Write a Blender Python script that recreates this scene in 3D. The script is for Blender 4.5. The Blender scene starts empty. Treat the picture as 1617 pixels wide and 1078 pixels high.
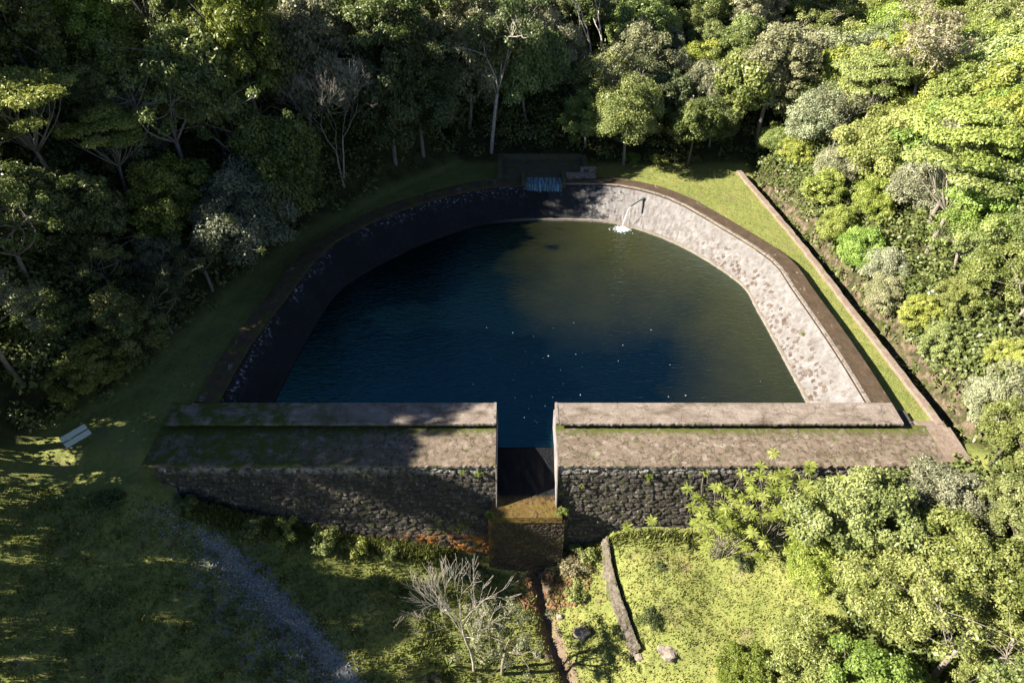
import bpy, math, random
import numpy as np
from mathutils import Vector, Matrix
R = math.radians
sc = bpy.context.scene
col = sc.collection
# ------------------------------------------------------------------ camera, sky, sun, exposure
CAMH, PITCH, FPX = 30.0, R(40), 1078.0
cd = bpy.data.cameras.new('camera'); cam = bpy.data.objects.new('camera', cd); col.objects.link(cam)
cam.location = (0, 0, CAMH); cam.rotation_euler = (R(90) - PITCH, 0, 0)
cd.sensor_width = 36; cd.lens = 24.0; cd.clip_end = 3000; cd.clip_start = .5
sc.camera = cam
SUN_EL, SUN_AZ = 34, 9          # light travels towards azimuth 9 deg from +x
w = bpy.data.worlds.new('World'); sc.world = w; w.use_nodes = True
nt = w.node_tree; bg = nt.nodes['Background']
sky = nt.nodes.new('ShaderNodeTexSky'); sky.sky_type = 'NISHITA'; sky.sun_disc = False
sky.sun_elevation = R(SUN_EL); sky.sun_rotation = R(261); sky.altitude = 900; sky.dust_density = .1; sky.air_density = .6
nt.links.new(sky.outputs[0], bg.inputs[0]); bg.inputs[1].default_value = 0.05
sl = bpy.data.lights.new('sun', 'SUN'); sl.energy = 5.0; sl.angle = R(.5); sl.color = (1, .93, .8)
so = bpy.data.objects.new('sun', sl); col.objects.link(so)
so.rotation_euler = Vector((math.cos(R(SUN_EL))*math.cos(R(SUN_AZ)), math.cos(R(SUN_EL))*math.sin(R(SUN_AZ)), -math.sin(R(SUN_EL)))).to_track_quat('-Z', 'Y').to_euler()
sc.view_settings.view_transform = 'Standard'; sc.view_settings.look = 'None'
sc.view_settings.exposure = 1.78; sc.view_settings.gamma = 1
sc.cycles.max_bounces = 5; sc.cycles.diffuse_bounces = 1; sc.cycles.glossy_bounces = 2; sc.cycles.transmission_bounces = 3

# ------------------------------------------------------------------ helpers
def proj(x, y, z):
    fy, fz, uy, uz = math.cos(PITCH), -math.sin(PITCH), math.sin(PITCH), math.cos(PITCH)
    d = y*fy + (z-CAMH)*fz
    if d < .1: return (-9999, 9999)
    return (808.5 + FPX*x/d, 539 - FPX*(y*uy + (z-CAMH)*uz)/d)
def ray(px, py, z):
    u, v = (px-808.5)/FPX, (539-py)/FPX
    dx, dy, dz = u, math.cos(PITCH)+v*math.sin(PITCH), -math.sin(PITCH)+v*math.cos(PITCH)
    t = (z-CAMH)/dz
    return dx*t, dy*t
def tag(o, label=None, cat=None, group=None, kind=None):
    if label: o['label'] = label
    if cat: o['category'] = cat
    if group: o['group'] = group
    if kind: o['kind'] = kind
    return o
def empty(name, loc=(0, 0, 0), rz=0, s=1):
    o = bpy.data.objects.new(name, None); col.objects.link(o)
    o.location = loc; o.rotation_euler = (0, 0, rz); o.scale = (s, s, s); o.empty_display_size = .5
    return o
def mesh(name, V, Fc, mats, parent=None, var=None, smooth=False, matidx=None, colattr=None):
    """V Nx3, Fc list of faces or Mx4 / Mx3 array"""
    me = bpy.data.meshes.new(name)
    V = np.asarray(V, dtype=np.float32)
    if isinstance(Fc, np.ndarray):
        m, k = Fc.shape
        me.vertices.add(len(V)); me.vertices.foreach_set('co', V.ravel())
        me.loops.add(m*k); me.loops.foreach_set('vertex_index', Fc.ravel().astype(np.int32))
        me.polygons.add(m)
        me.polygons.foreach_set('loop_start', np.arange(0, m*k, k, dtype=np.int32))
        me.polygons.foreach_set('loop_total', np.full(m, k, dtype=np.int32))
        me.update(calc_edges=True)
    else:
        me.from_pydata([tuple(map(float, v)) for v in V], [], [tuple(f) for f in Fc])
    if var is not None:
        a = me.attributes.new('var', 'FLOAT', 'FACE'); a.data.foreach_set('value', np.asarray(var, dtype=np.float32))
    if colattr is not None:
        a = me.attributes.new('mask', 'FLOAT_COLOR', 'POINT'); a.data.foreach_set('color', np.asarray(colattr, dtype=np.float32).ravel())
    for mt in (mats if isinstance(mats, (list, tuple)) else [mats]): me.materials.append(mt)
    if matidx is not None: me.polygons.foreach_set('material_index', np.asarray(matidx, dtype=np.int32))
    if smooth: me.polygons.foreach_set('use_smooth', np.ones(len(me.polygons), dtype=bool))
    me.update()
    o = bpy.data.objects.new(name, me); col.objects.link(o)
    if parent: o.parent = parent
    return o
class MB:
    def __init__(s): s.V = []; s.F = []; s.var = []
    def add(s, V, F, var=0.5):
        n = len(s.V); s.V += [tuple(v) for v in V]; s.F += [tuple(i+n for i in f) for f in F]; s.var += [var]*len(F)
    def box(s, x0, x1, y0, y1, z0, z1, var=.5):
        s.add([(x0,y0,z0),(x1,y0,z0),(x1,y1,z0),(x0,y1,z0),(x0,y0,z1),(x1,y0,z1),(x1,y1,z1),(x0,y1,z1)],
              [(0,3,2,1),(4,5,6,7),(0,1,5,4),(1,2,6,5),(2,3,7,6),(3,0,4,7)], var)
    def hexa(s, P8, var=.5):
        s.add(P8, [(0,3,2,1),(4,5,6,7),(0,1,5,4),(1,2,6,5),(2,3,7,6),(3,0,4,7)], var)
    def tube(s, pts, rads, n=6, var=.5, cap=True):
        V = []; F = []; up = Vector((.13, .27, 1)).normalized()
        for i, p in enumerate(pts):
            p = Vector(p); d = (Vector(pts[min(i+1, len(pts)-1)]) - Vector(pts[max(i-1, 0)])).normalized()
            a = d.cross(up)
            if a.length < .1: a = d.cross(Vector((1, 0, 0)))
            a.normalize(); b = d.cross(a)
            for k in range(n):
                t = 2*math.pi*k/n; V.append(p + (a*math.cos(t) + b*math.sin(t))*rads[i])
        for i in range(len(pts)-1):
            for k in range(n): F.append((i*n+k, i*n+(k+1) % n, (i+1)*n+(k+1) % n, (i+1)*n+k))
        if cap: F.append(tuple(range(n-1, -1, -1))); F.append(tuple(range((len(pts)-1)*n, len(pts)*n)))
        s.add(V, F, var)
    def build(s, name, m, parent=None, smooth=False):
        return mesh(name, s.V, s.F, m, parent, var=s.var, smooth=smooth)
def sstep(a, b, x):
    t = np.clip((x-a)/(b-a), 0, 1); return t*t*(3-2*t)

# ------------------------------------------------------------------ materials
def newmat(name):
    m = bpy.data.materials.new(name); m.use_nodes = True
    nt = m.node_tree; return m, nt, nt.nodes, nt.links, nt.nodes['Principled BSDF']
def noise(nt, scale, detail=5, rough=.6, stretch=(1, 1, 1), off=0., coord='Object', dist=0.):
    tc = nt.nodes.new('ShaderNodeTexCoord'); mp = nt.nodes.new('ShaderNodeMapping')
    mp.inputs['Scale'].default_value = stretch; mp.inputs['Location'].default_value = (off, off*1.7, off*.6)
    nt.links.new(tc.outputs[coord], mp.inputs[0])
    n = nt.nodes.new('ShaderNodeTexNoise'); n.inputs['Scale'].default_value = scale
    n.inputs['Detail'].default_value = detail; n.inputs['Roughness'].default_value = rough; n.inputs['Distortion'].default_value = dist
    nt.links.new(mp.outputs[0], n.inputs['Vector']); return n.outputs['Fac']
def mrange(nt, src, a, b, c=0., d=1.):
    n = nt.nodes.new('ShaderNodeMapRange'); n.clamp = True
    for i, v in zip((1, 2, 3, 4), (a, b, c, d)): n.inputs[i].default_value = v
    nt.links.new(src, n.inputs[0]); return n.outputs[0]
def mathn(nt, op, a, b):
    n = nt.nodes.new('ShaderNodeMath'); n.operation = op
    for i, v in enumerate((a, b)):
        if isinstance(v, (int, float)): n.inputs[i].default_value = v
        else: nt.links.new(v, n.inputs[i])
    return n.outputs[0]
def mix(nt, f, a, b):
    n = nt.nodes.new('ShaderNodeMix'); n.data_type = 'RGBA'
    for i, v in zip((0, 6, 7), (f, a, b)):
        if isinstance(v, (int, float)): n.inputs[i].default_value = v
        elif isinstance(v, tuple): n.inputs[i].default_value = (*v, 1)
        else: nt.links.new(v, n.inputs[i])
    return n.outputs[2]
def axis(nt, k):
    g = nt.nodes.new('ShaderNodeNewGeometry'); s = nt.nodes.new('ShaderNodeSeparateXYZ')
    nt.links.new(g.outputs['Position'], s.inputs[0]); return s.outputs[k]
def bumpn(nt, src, strength, dist=.05, prev=None):
    b = nt.nodes.new('ShaderNodeBump'); b.inputs['Strength'].default_value = strength; b.inputs['Distance'].default_value = dist
    nt.links.new(src, b.inputs['Height'])
    if prev: nt.links.new(prev, b.inputs['Normal'])
    return b.outputs[0]
def surf(name, c0, c1, scale=1.2, layers=(), rough=.9, bump=.5, bscale=14, bdist=.05, var=0., spec=.3, joint=0):
    """two-tone noise ground colour + layers (colour, scale, lo, hi, stretch, mask) ; mask = (axis, a, b)"""
    m, nt, N, L, bs = newmat(name)
    c = mix(nt, mrange(nt, noise(nt, scale, 8), .3, .7), c0, c1)
    if var:
        a = N.new('ShaderNodeAttribute'); a.attribute_name = 'var'
        c = mix(nt, mathn(nt, 'MULTIPLY', mrange(nt, a.outputs['Fac'], 0, 1), var), c, (c1[0]*2.2, c1[1]*2.1, c1[2]*2.0))
    for i, ly in enumerate(layers):
        cl, s, lo, hi = ly[:4]; st = ly[4] if len(ly) > 4 and ly[4] else (1, 1, 1)
        f = mrange(nt, noise(nt, s, 7, .65, st, 3.1*i+5), lo, hi)
        for mk in (ly[5] if len(ly) > 5 else ()):
            f = mathn(nt, 'MULTIPLY', f, mrange(nt, axis(nt, mk[0]), mk[1], mk[2]))
        c = mix(nt, f, c, cl)
    if joint:      # narrow open joints and hairline cracks across the slabs
        wv = mathn(nt, 'ADD', axis(nt, 0), mathn(nt, 'ADD', mathn(nt, 'MULTIPLY', noise(nt, 1.5, 4, off=11), .3), mathn(nt, 'MULTIPLY', noise(nt, .11, 2, off=4, stretch=(1, .01, 1)), 9)))
        fr = mathn(nt, 'ABSOLUTE', mathn(nt, 'SUBTRACT', mathn(nt, 'FRACT', mathn(nt, 'DIVIDE', wv, joint), 0), .5), 0)
        c = mix(nt, mathn(nt, 'MULTIPLY', mathn(nt, 'MULTIPLY', mrange(nt, fr, .014, .006), mrange(nt, noise(nt, 1.1, 3, off=8), .42, .6)), .5), c, (c0[0]*.3, c0[1]*.3, c0[2]*.3))
        vz = N.new('ShaderNodeTexVoronoi'); vz.feature = 'DISTANCE_TO_EDGE'; vz.inputs['Scale'].default_value = .42
        tc = N.new('ShaderNodeTexCoord'); nz = N.new('ShaderNodeTexNoise'); nz.inputs['Scale'].default_value = 1.8; nz.inputs['Detail'].default_value = 6
        L.new(tc.outputs['Object'], nz.inputs['Vector']); ad = N.new('ShaderNodeVectorMath'); ad.operation = 'MULTIPLY_ADD'; ad.inputs[1].default_value = (.8, .8, .8)
        L.new(nz.outputs['Color'], ad.inputs[0]); L.new(tc.outputs['Object'], ad.inputs[2]); L.new(ad.outputs[0], vz.inputs['Vector'])
        c = mix(nt, mathn(nt, 'MULTIPLY', mrange(nt, vz.outputs['Distance'], .012, .004), .6), c, (c0[0]*.3, c0[1]*.3, c0[2]*.3))
    L.new(c, bs.inputs['Base Color']); bs.inputs['Roughness'].default_value = rough
    bs.inputs['Specular IOR Level'].default_value = spec
    if bump:
        b = bumpn(nt, noise(nt, bscale, 9, .65), bump, bdist)
        b = bumpn(nt, noise(nt, bscale*.22, 4), bump*.7, bdist*3, b)
        L.new(b, bs.inputs['Normal'])
    return m
def leafmat(name, objcol=True, base=(.1, .12, .03), trans=.34, rough=.4):
    m, nt, N, L, bs = newmat(name)
    a = N.new('ShaderNodeAttribute'); a.attribute_name = 'var'
    if objcol:
        oi = N.new('ShaderNodeObjectInfo'); c = oi.outputs['Color']
    else:
        rgb = N.new('ShaderNodeRGB'); rgb.outputs[0].default_value = (*base, 1); c = rgb.outputs[0]
    h = N.new('ShaderNodeHueSaturation'); L.new(c, h.inputs['Color'])
    L.new(mrange(nt, a.outputs['Fac'], 0, 1, .5, 1.55), h.inputs['Value'])
    L.new(mrange(nt, a.outputs['Fac'], 0, 1, .515, .485), h.inputs['Hue'])
    L.new(mrange(nt, a.outputs['Fac'], 0, 1, 1.1, .9), h.inputs['Saturation'])
    L.new(h.outputs[0], bs.inputs['Base Color']); bs.inputs['Roughness'].default_value = rough
    bs.inputs['Specular IOR Level'].default_value = .35
    tr = N.new('ShaderNodeBsdfTranslucent'); L.new(h.outputs[0], tr.inputs[0])
    mx = N.new('ShaderNodeMixShader'); mx.inputs[0].default_value = trans
    L.new(bs.outputs[0], mx.inputs[1]); L.new(tr.outputs[0], mx.inputs[2])
    L.new(mx.outputs[0], N['Material Output'].inputs[0])
    return m
M = {}
M['leaf'] = leafmat('leaf')
M['grassblade'] = leafmat('grass_blade', False, (.185, .205, .055), .3)
M['under'] = leafmat('undergrowth_leaf', False, (.15, .18, .055), .3)
M['bark'] = surf('pale_bark', (.17, .145, .115), (.29, .255, .21), 3, [((.1, .09, .07), 5, .52, .66)], bump=.4)
M['bark_dark'] = surf('dark_bark', (.10, .08, .06), (.17, .14, .1), 3, [((.07, .09, .04), 4, .5, .65)], bump=.5)
M['bark_white'] = surf('white_bark', (.34, .30, .25), (.48, .43, .37), 3, [((.13, .1, .08), 5, .55, .68)], bump=.3)
moss_tone = (.07, .085, .012)
M['parapet'] = surf('parapet_concrete', (.16, .125, .098), (.27, .222, .19), .8,
    [((.31, .265, .235), 2.2, .52, .7, (.5, 1.4, 1)), ((.10, .078, .055), 1.1, .48, .66, (.6, 1.2, 1)), ((.07, .055, .04), 9, .60, .68), (moss_tone, 1.2, .4, .55, None, [(0, -9, -14)])], bump=.35, bscale=18, joint=3.7)
M['walk'] = surf('walkway_concrete', (.115, .085, .058), (.21, .162, .125), 1.0,
    [((.29, .24, .205), 1.6, .52, .68), ((.07, .055, .033), 4, .50, .64), (moss_tone, 2.2, .58, .68, None), (moss_tone, 1.6, .36, .5, None, [(1, 27.5, 28.1)]), (moss_tone, 1.2, .4, .55, None, [(0, -7, -14)]), ((.25, .12, .03), .7, .68, .72)], bump=.5, bscale=16, joint=5.3)  # dense moss-coloured strip along the parapet foot paints the shade under its overhang
M['coping'] = surf('coping_concrete', (.05, .032, .018), (.10, .065, .04), 1.2,
    [((.24, .2, .17), 3.0, .60, .68, (.6, .35, 1)), ((.055, .043, .03), 4, .5, .62), (moss_tone, 1.5, .5, .62, None, [(0, 8, -6)])], bump=.5, bscale=16)
M['rim'] = surf('worn_rim', (.18, .15, .13), (.28, .24, .21), 3, [((.1, .08, .06), 4, .5, .62)], bump=.4)
M['stone'] = surf('dark_masonry_stone', (.022, .019, .016), (.07, .06, .05), 3.0,
    [((.26, .235, .21), 5.5, .57, .68, (1, 1, .45)), ((.25, .22, .2), 2.6, .62, .72), (moss_tone, 1.4, .56, .68),
     ((.3, .28, .26), 2.2, .42, .55, (1, 1, .8), [(2, -1.35, -.9)]),
     ((.36, .15, .03), 1.3, .44, .54, None, [(2, -5.9, -6.8), (0, 2, -2), (0, -9, -5.5)])], bump=.9, bscale=9, bdist=.08, var=.35)
M['mortar'] = surf('mortar', (.04, .034, .028), (.09, .08, .066), 3, [((.34, .31, .28), 6, .58, .68)], bump=.8)
M['wetstone'] = surf('wet_block_stone', (.012, .01, .008), (.04, .028, .018), 2.2,
    [((.15, .07, .012), 1.6, .60, .72), ((.05, .055, .012), 2.4, .62, .72), ((.25, .24, .24), 8, .63, .72, (1.5, 1, .2)),
     ((.14, .075, .012), 1.6, .45, .6, (1, 1, .4), [(0, -1.0, -1.35)]), ((.07, .075, .015), 1.6, .45, .6, (1, 1, .4), [(0, 2.7, 3.05)])], rough=.45, bump=.9, bscale=9, bdist=.08, var=.3, spec=.5)
M['spillfloor'] = surf('wet_spillway_floor', (.003, .004, .006), (.008, .008, .010), 2.5, [((.12, .075, .025), 5, .3, .5, None, [(1, 25.5, 25.1)]), ((.11, .085, .015), 3, .5, .6, None, [(1, 25.2, 24.6)]), ((.04, .04, .04), 9, .68, .72)], rough=.5, bump=.7, bscale=12, spec=.15)  # near-black base carries the channel's shade; the lip keeps its ochre stain
M['chwall'] = surf('rendered_channel_wall', (.19, .17, .16), (.3, .28, .27), 1.5, [((.14, .12, .1), 3, .52, .66, (1, 1, .4))], bump=.3)
# white battered lining: plaster over rubble, blacker towards the left end
def lining():
    m, nt, N, L, bs = newmat('white_plaster_lining')
    c = mix(nt, mrange(nt, noise(nt, 1.5, 8), .3, .7), (.12, .11, .105), (.225, .212, .208))
    c = mix(nt, mrange(nt, noise(nt, 2.5, 8, .75, off=2), .50, .66), c, (.12, .092, .075))
    # bare rubble showing on the half nearer the dam
    vz = N.new('ShaderNodeTexVoronoi'); vz.inputs['Scale'].default_value = 2.7; tc = N.new('ShaderNodeTexCoord')
    nz = N.new('ShaderNodeTexNoise'); nz.inputs['Scale'].default_value = 5; L.new(tc.outputs['Object'], nz.inputs['Vector'])
    ad = N.new('ShaderNodeVectorMath'); ad.operation = 'MULTIPLY_ADD'; ad.inputs[1].default_value = (.35, .35, .35)
    L.new(nz.outputs['Color'], ad.inputs[0]); L.new(tc.outputs['Object'], ad.inputs[2]); L.new(ad.outputs[0], vz.inputs['Vector'])
    cell = mrange(nt, vz.outputs['Distance'], .52, .38)
    zone = mathn(nt, 'MULTIPLY', mrange(nt, axis(nt, 1), 54, 48), mathn(nt, 'MULTIPLY', mrange(nt, axis(nt, 2), -.55, -.95), 1))
    reg = mathn(nt, 'MULTIPLY', zone, mrange(nt, noise(nt, 1.0, 5, off=7), .38, .46))
    sep = N.new('ShaderNodeSeparateColor'); L.new(vz.outputs['Color'], sep.inputs[0])
    f = mathn(nt, 'MULTIPLY', mathn(nt, 'MULTIPLY', cell, reg), mrange(nt, sep.outputs[0], .25, .45))
    c = mix(nt, f, c, mix(nt, sep.outputs[1], (.055, .036, .025), (.12, .085, .066)))
    c = mix(nt, mathn(nt, 'MULTIPLY', mrange(nt, noise(nt, 5, 8, .75, off=12), .56, .63), .75), c, (.12, .09, .07))
    # black patches, taking over where x < 9
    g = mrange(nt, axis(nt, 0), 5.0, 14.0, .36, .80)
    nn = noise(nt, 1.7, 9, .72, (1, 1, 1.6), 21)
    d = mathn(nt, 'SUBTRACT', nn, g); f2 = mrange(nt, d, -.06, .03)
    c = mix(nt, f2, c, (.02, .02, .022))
    L.new(c, bs.inputs['Base Color']); bs.inputs['Roughness'].default_value = .9
    b = bumpn(nt, mathn(nt, 'MULTIPLY', f, 1), .7, .06); b = bumpn(nt, noise(nt, 12, 8), .5, .05, b); L.new(b, bs.inputs['Normal'])
    return m
M['lining'] = lining()
M['lining_dark'] = surf('black_lining', (.010, .010, .012), (.022, .02, .024), 2.5,
    [((.3, .3, .33), 4.2, .56, .62, (1, 1, .12), [(2, -.8, -.35)]), ((.012, .012, .014), .35, .5, .42), ((.25, .25, .27), 9, .68, .72, (1, 1, .3), [(2, -1.0, -.5)])], bump=.6)  # near-black all over, pale streaks close to the top
M['curb'] = surf('waterline_curb', (.15, .125, .1), (.25, .215, .18), 3, [((.02, .02, .018), 4, .2, .4, None, [(0, 4, -2)])], bump=.4)
M['pinkwall'] = surf('low_wall_render', (.17, .128, .102), (.27, .215, .18), 1.4, [((.2, .13, .09), 3, .5, .62), ((.12, .14, .03), 1.7, .58, .66)], bump=.5)
M['metal'] = surf('dark_pipe', (.09, .12, .11), (.14, .17, .16), 5, rough=.6, bump=.1)
M['board'] = surf('sign_boards', (.34, .42, .40), (.44, .5, .48), 4, rough=.7, bump=.1)
M['board_edge'] = surf('sign_timber', (.10, .08, .06), (.16, .13, .1), 4, rough=.8, bump=.2)
M['rock'] = surf('grey_rock', (.2, .16, .13), (.36, .3, .26), 2, [((.08, .07, .06), 3, .52, .66), (moss_tone, 2, .58, .68)], bump=.7)
M['rustrock'] = surf('rust_stained_rock', (.10, .05, .025), (.2, .11, .06), 3, [((.07, .04, .02), 5, .5, .62), ((.36, .25, .18), 4, .6, .68)], bump=.7, var=.25)
M['gravel'] = surf('grey_gravel', (.12, .12, .125), (.28, .285, .30), 6, bump=.3, var=.3)
def white_water(name, alpha):
    m, nt, N, L, bs = newmat(name)
    bs.inputs['Base Color'].default_value = (.13, .27, .36, 1); bs.inputs['Roughness'].default_value = .4
    f = mrange(nt, noise(nt, 3.5, 5, .7, (2.2, .2, .06), 2), .42, .6, .15, 1)
    L.new(f, bs.inputs['Alpha']); return m
M['fall'] = white_water('falling_water', .8)
def foam():
    m, nt, N, L, bs = newmat('foam'); bs.inputs['Base Color'].default_value = (.85, .88, .9, 1); bs.inputs['Roughness'].default_value = .5
    return m
M['foam'] = foam()
def water():
    m, nt, N, L, bs = newmat('pool_water')
    c = mix(nt, mrange(nt, noise(nt, .09, 3), .35, .65), (.0003, .0012, .0016), (.0004, .0018, .0026))
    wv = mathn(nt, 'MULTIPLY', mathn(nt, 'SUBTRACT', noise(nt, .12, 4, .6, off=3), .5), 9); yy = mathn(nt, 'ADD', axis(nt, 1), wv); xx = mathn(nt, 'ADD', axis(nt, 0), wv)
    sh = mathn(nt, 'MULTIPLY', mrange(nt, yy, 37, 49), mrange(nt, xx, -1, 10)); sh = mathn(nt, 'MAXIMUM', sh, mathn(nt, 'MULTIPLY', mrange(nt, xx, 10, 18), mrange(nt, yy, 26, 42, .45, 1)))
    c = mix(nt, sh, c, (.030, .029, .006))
    L.new(c, bs.inputs['Base Color']); bs.inputs['Roughness'].default_value = .03; bs.inputs['IOR'].default_value = 1.58; bs.inputs['Specular IOR Level'].default_value = 1.0; bs.inputs['Specular Tint'].default_value = (.12, .78, 1, 1)
    n1 = noise(nt, 1.1, 3, .5, (1, 2.2, 1), 1, dist=.6); n2 = noise(nt, 3.4, 3, .6, (.5, 1.9, 1), 4, dist=.7)
    b = bumpn(nt, n1, .16, .25); b = bumpn(nt, n2, .5, .08, b); L.new(b, bs.inputs['Normal']); return m
M['water'] = water()
def ground_mat():
    m, nt, N, L, bs = newmat('ground')
    at = N.new('ShaderNodeAttribute'); at.attribute_name = 'mask'; sp = N.new('ShaderNodeSeparateColor'); L.new(at.outputs['Color'], sp.inputs[0])
    # grass
    c = mix(nt, mrange(nt, noise(nt, .55, 8, .65), .3, .7), (.15, .175, .045), (.25, .25, .08))
    c = mix(nt, mathn(nt, 'MULTIPLY', mrange(nt, noise(nt, 3.5, 6, .7, off=3), .45, .65), .6), c, (.11, .135, .035))
    c = mix(nt, mathn(nt, 'MULTIPLY', mrange(nt, noise(nt, .9, 6, .7, off=9), .55, .68), .5), c, (.27, .22, .075))
    c = mix(nt, mathn(nt, 'MULTIPLY', mrange(nt, noise(nt, .42, 7, .7, off=14), .58, .66), .7), c, mix(nt, noise(nt, 6, 5), (.10, .075, .045), (.24, .19, .12)))
    # forest floor
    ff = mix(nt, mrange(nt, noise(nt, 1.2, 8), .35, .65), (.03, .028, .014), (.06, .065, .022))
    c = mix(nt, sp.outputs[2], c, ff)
    nz = noise(nt, 2.2, 8, .7, off=6)
    so_ = mix(nt, mrange(nt, noise(nt, 1.5, 9, .7), .35, .65), (.11, .075, .05), (.21, .155, .12))
    c = mix(nt, mrange(nt, mathn(nt, 'ADD', sp.outputs[0], mathn(nt, 'SUBTRACT', nz, .5)), .42, .58), c, so_)
    gr = mix(nt, mrange(nt, noise(nt, 7, 8, .7), .4, .6), (.08, .085, .085), (.26, .275, .30))
    c = mix(nt, mathn(nt, 'MULTIPLY', mrange(nt, mathn(nt, 'ADD', sp.outputs[1], mathn(nt, 'MULTIPLY', mathn(nt, 'SUBTRACT', nz, .5), 2.2)), .38, .66), .85), c, gr)
    L.new(c, bs.inputs['Base Color']); bs.inputs['Roughness'].default_value = .95; bs.inputs['Specular IOR Level'].default_value = .15
    b = bumpn(nt, noise(nt, 9, 8, .7), .7, .08); b = bumpn(nt, noise(nt, 1.6, 5), .5, .25, b); L.new(b, bs.inputs['Normal']); return m
M['ground'] = ground_mat()

# ------------------------------------------------------------------ plan of the pool (inner top edge T, water edge W)
T = [(-18.2,29.85),(-17.8,35.5),(-16.9,40),(-15.8,45.5),(-14.4,49),(-11.7,52.3),(-9.0,54.6),(-4.6,57.3),(-1.4,58.4),(1.3,58.6),(4.7,58.8),(10.1,58.5),(14.4,56),(17.7,51.3),(20.7,46),(21.2,42),(21.8,35),(22.0,29.85)]
W = [(-15.9,29.85),(-15.4,35.5),(-14.8,40),(-13.9,44.3),(-12.2,47),(-9.9,49.6),(-7.5,51.8),(-3.7,54.4),(-1.2,55.2),(1.3,55.6),(4.7,55.6),(8.9,55.2),(12.3,53.4),(15.5,50.3),(18.5,45.5),(18.9,42),(19.3,35),(19.5,29.85)]
def smooth_poly(P, n=3):
    out = []; P = [np.array(p, float) for p in P]
    for i in range(len(P)-1):
        a = P[max(i-1, 0)]; b = P[i]; c = P[i+1]; d = P[min(i+2, len(P)-1)]
        for k in range(n):
            t = k/n; out.append(.5*((2*b)+(-a+c)*t+(2*a-5*b+4*c-d)*t*t+(-a+3*b-3*c+d)*t**3))
    out.append(P[-1]); return np.array(out)
def offset(P, d):      # outward is to the left of travel (pool is walked left side -> back -> right side)
    P = np.asarray(P); out = []
    for i in range(len(P)):
        t = P[min(i+1, len(P)-1)] - P[max(i-1, 0)]; t /= np.linalg.norm(t)
        out.append(P[i] + np.array([-t[1], t[0]])*d)
    return np.array(out)
Ts, Ws = smooth_poly(T), smooth_poly(W)
Ts[:, :] = Ts; NT = len(Ts)
WATER = -2.1; CH0, CH1 = -.95, 2.65        # channel sides
def in_poly(x, y, P):
    x = np.asarray(x, float); y = np.asarray(y, float); r = np.zeros(np.broadcast(x, y).shape, bool); n = len(P)
    for i in range(n):
        x0, y0 = P[i]; x1, y1 = P[(i+1) % n]
        if y0 == y1: continue
        c = ((y0 > y) != (y1 > y)) & (x < (x1-x0)*(y-y0)/(y1-y0) + x0); r ^= c
    return r
LB_Y = [20, 26, 28, 32, 38, 44, 51, 58, 63, 66, 90, 120]; LB_X = [-30, -29, -27.5, -24, -22.2, -20.4, -17, -12, -7, -4, -16, -32]
WALLX_Y = [26, 28.6, 36.6, 42.2, 48.9, 56.1, 62.8]; WALLX_X = [26.2, 25.9, 25.2, 24.7, 24.1, 23.2, 22.3]   # inner face of the low wall
def U(x, y):
    dl = (np.interp(y, LB_Y, LB_X) - x)*.85; wx = np.interp(y, WALLX_Y, WALLX_X); dr = x - wx - 2.2; db = (y - 65.5)
    d = np.maximum(np.maximum(dl, dr), db)
    rat = np.where(dl >= np.maximum(dr, db), .36, np.where(db >= dr, .42, .40))
    # blend of slopes at the joints stays continuous enough: use smooth max
    dp = np.clip(d, 0, None); lf = sstep(-3, 3, dl - np.maximum(dr, db))
    zl = np.where(dp < 19, .76*dp, 14.4 + .26*(dp-19)); zl = zl*sstep(-2, 4, dp)
    z = -.8 + .40*dp*(1-lf) + zl*lf
    z = z + np.where(d > 5, .5*np.sin(x*.23+1)*np.cos(y*.19), 0)*sstep(5, 12, d)
    # ditch behind the low wall, then the cut bank
    t = x - wx
    ditch = sstep(.45, .8, t)*(1-sstep(1.7, 2.6, t))*1.5*sstep(64, 61, y)*sstep(27, 29, y)
    bank = sstep(2.0, 3.8, t)*1.3*sstep(66, 62, y)*sstep(24, 28, y)
    return z - ditch + bank
ctrl = [(-26,25.5,-1.3),(-22,24.5,-1.3),(-18,24,-3.3),(-14,24.2,-5.0),(-9.5,24.3,-6.5),(-4,24.0,-7.7),(.9,23.6,-8.8),(4.5,24.2,-7.2),(7.5,24.2,-6.5),(11,24.4,-5.8),
        (16,24.6,-3.7),(20,24.8,-2.2),(25,25,-1.2),(1.8,21,-9.3),(3,17,-10.2),(3.5,13,-11),(-2,17,-9.3),(-4,20.5,-8.1),(-8,19,-7.2),(-12,17,-6.6),(-16,21,-4.8),(-22,19,-3.2),(-28,17,-1.5),
        (5.2,21,-8.3),(6,18,-9),(8,20,-7.0),(10,16,-7.6),(14,20,-5.3),(18,17,-4.6),(24,20,-2.6),(30,18,0),(30,10,-1),(36,24,3.5),(45,15,7),(60,20,14),(60,0,13),(-35,15,1.5),(-35,5,1),(-45,20,5.5),(-60,20,11.5),(-60,-5,11),
        (0,0,-13.5),(12,0,-9),(-14,2,-8.5),(0,-20,-17),(30,-20,-6),(-30,-20,-6),(-27,25,-.9),(14,10,-7.5),(-24,8,-4)]
for xx in (-60, -45, -34, -28, 30, 36, 46, 60): ctrl.append((xx, 28., float(U(np.array(xx*1.), np.array(28.)))))
ctrl = np.array(ctrl, float)
def _phi(r): return r   # linear kernel: stays between its points
_A = np.sqrt(((ctrl[:, None, :2]-ctrl[None, :, :2])**2).sum(-1)); _n = len(ctrl)
_K = np.zeros((_n+1, _n+1)); _K[:_n, :_n] = _A - np.eye(_n)*.15; _K[:_n, _n] = 1; _K[_n, :_n] = 1
_w = np.linalg.solve(_K, np.append(ctrl[:, 2], 0))
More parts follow.
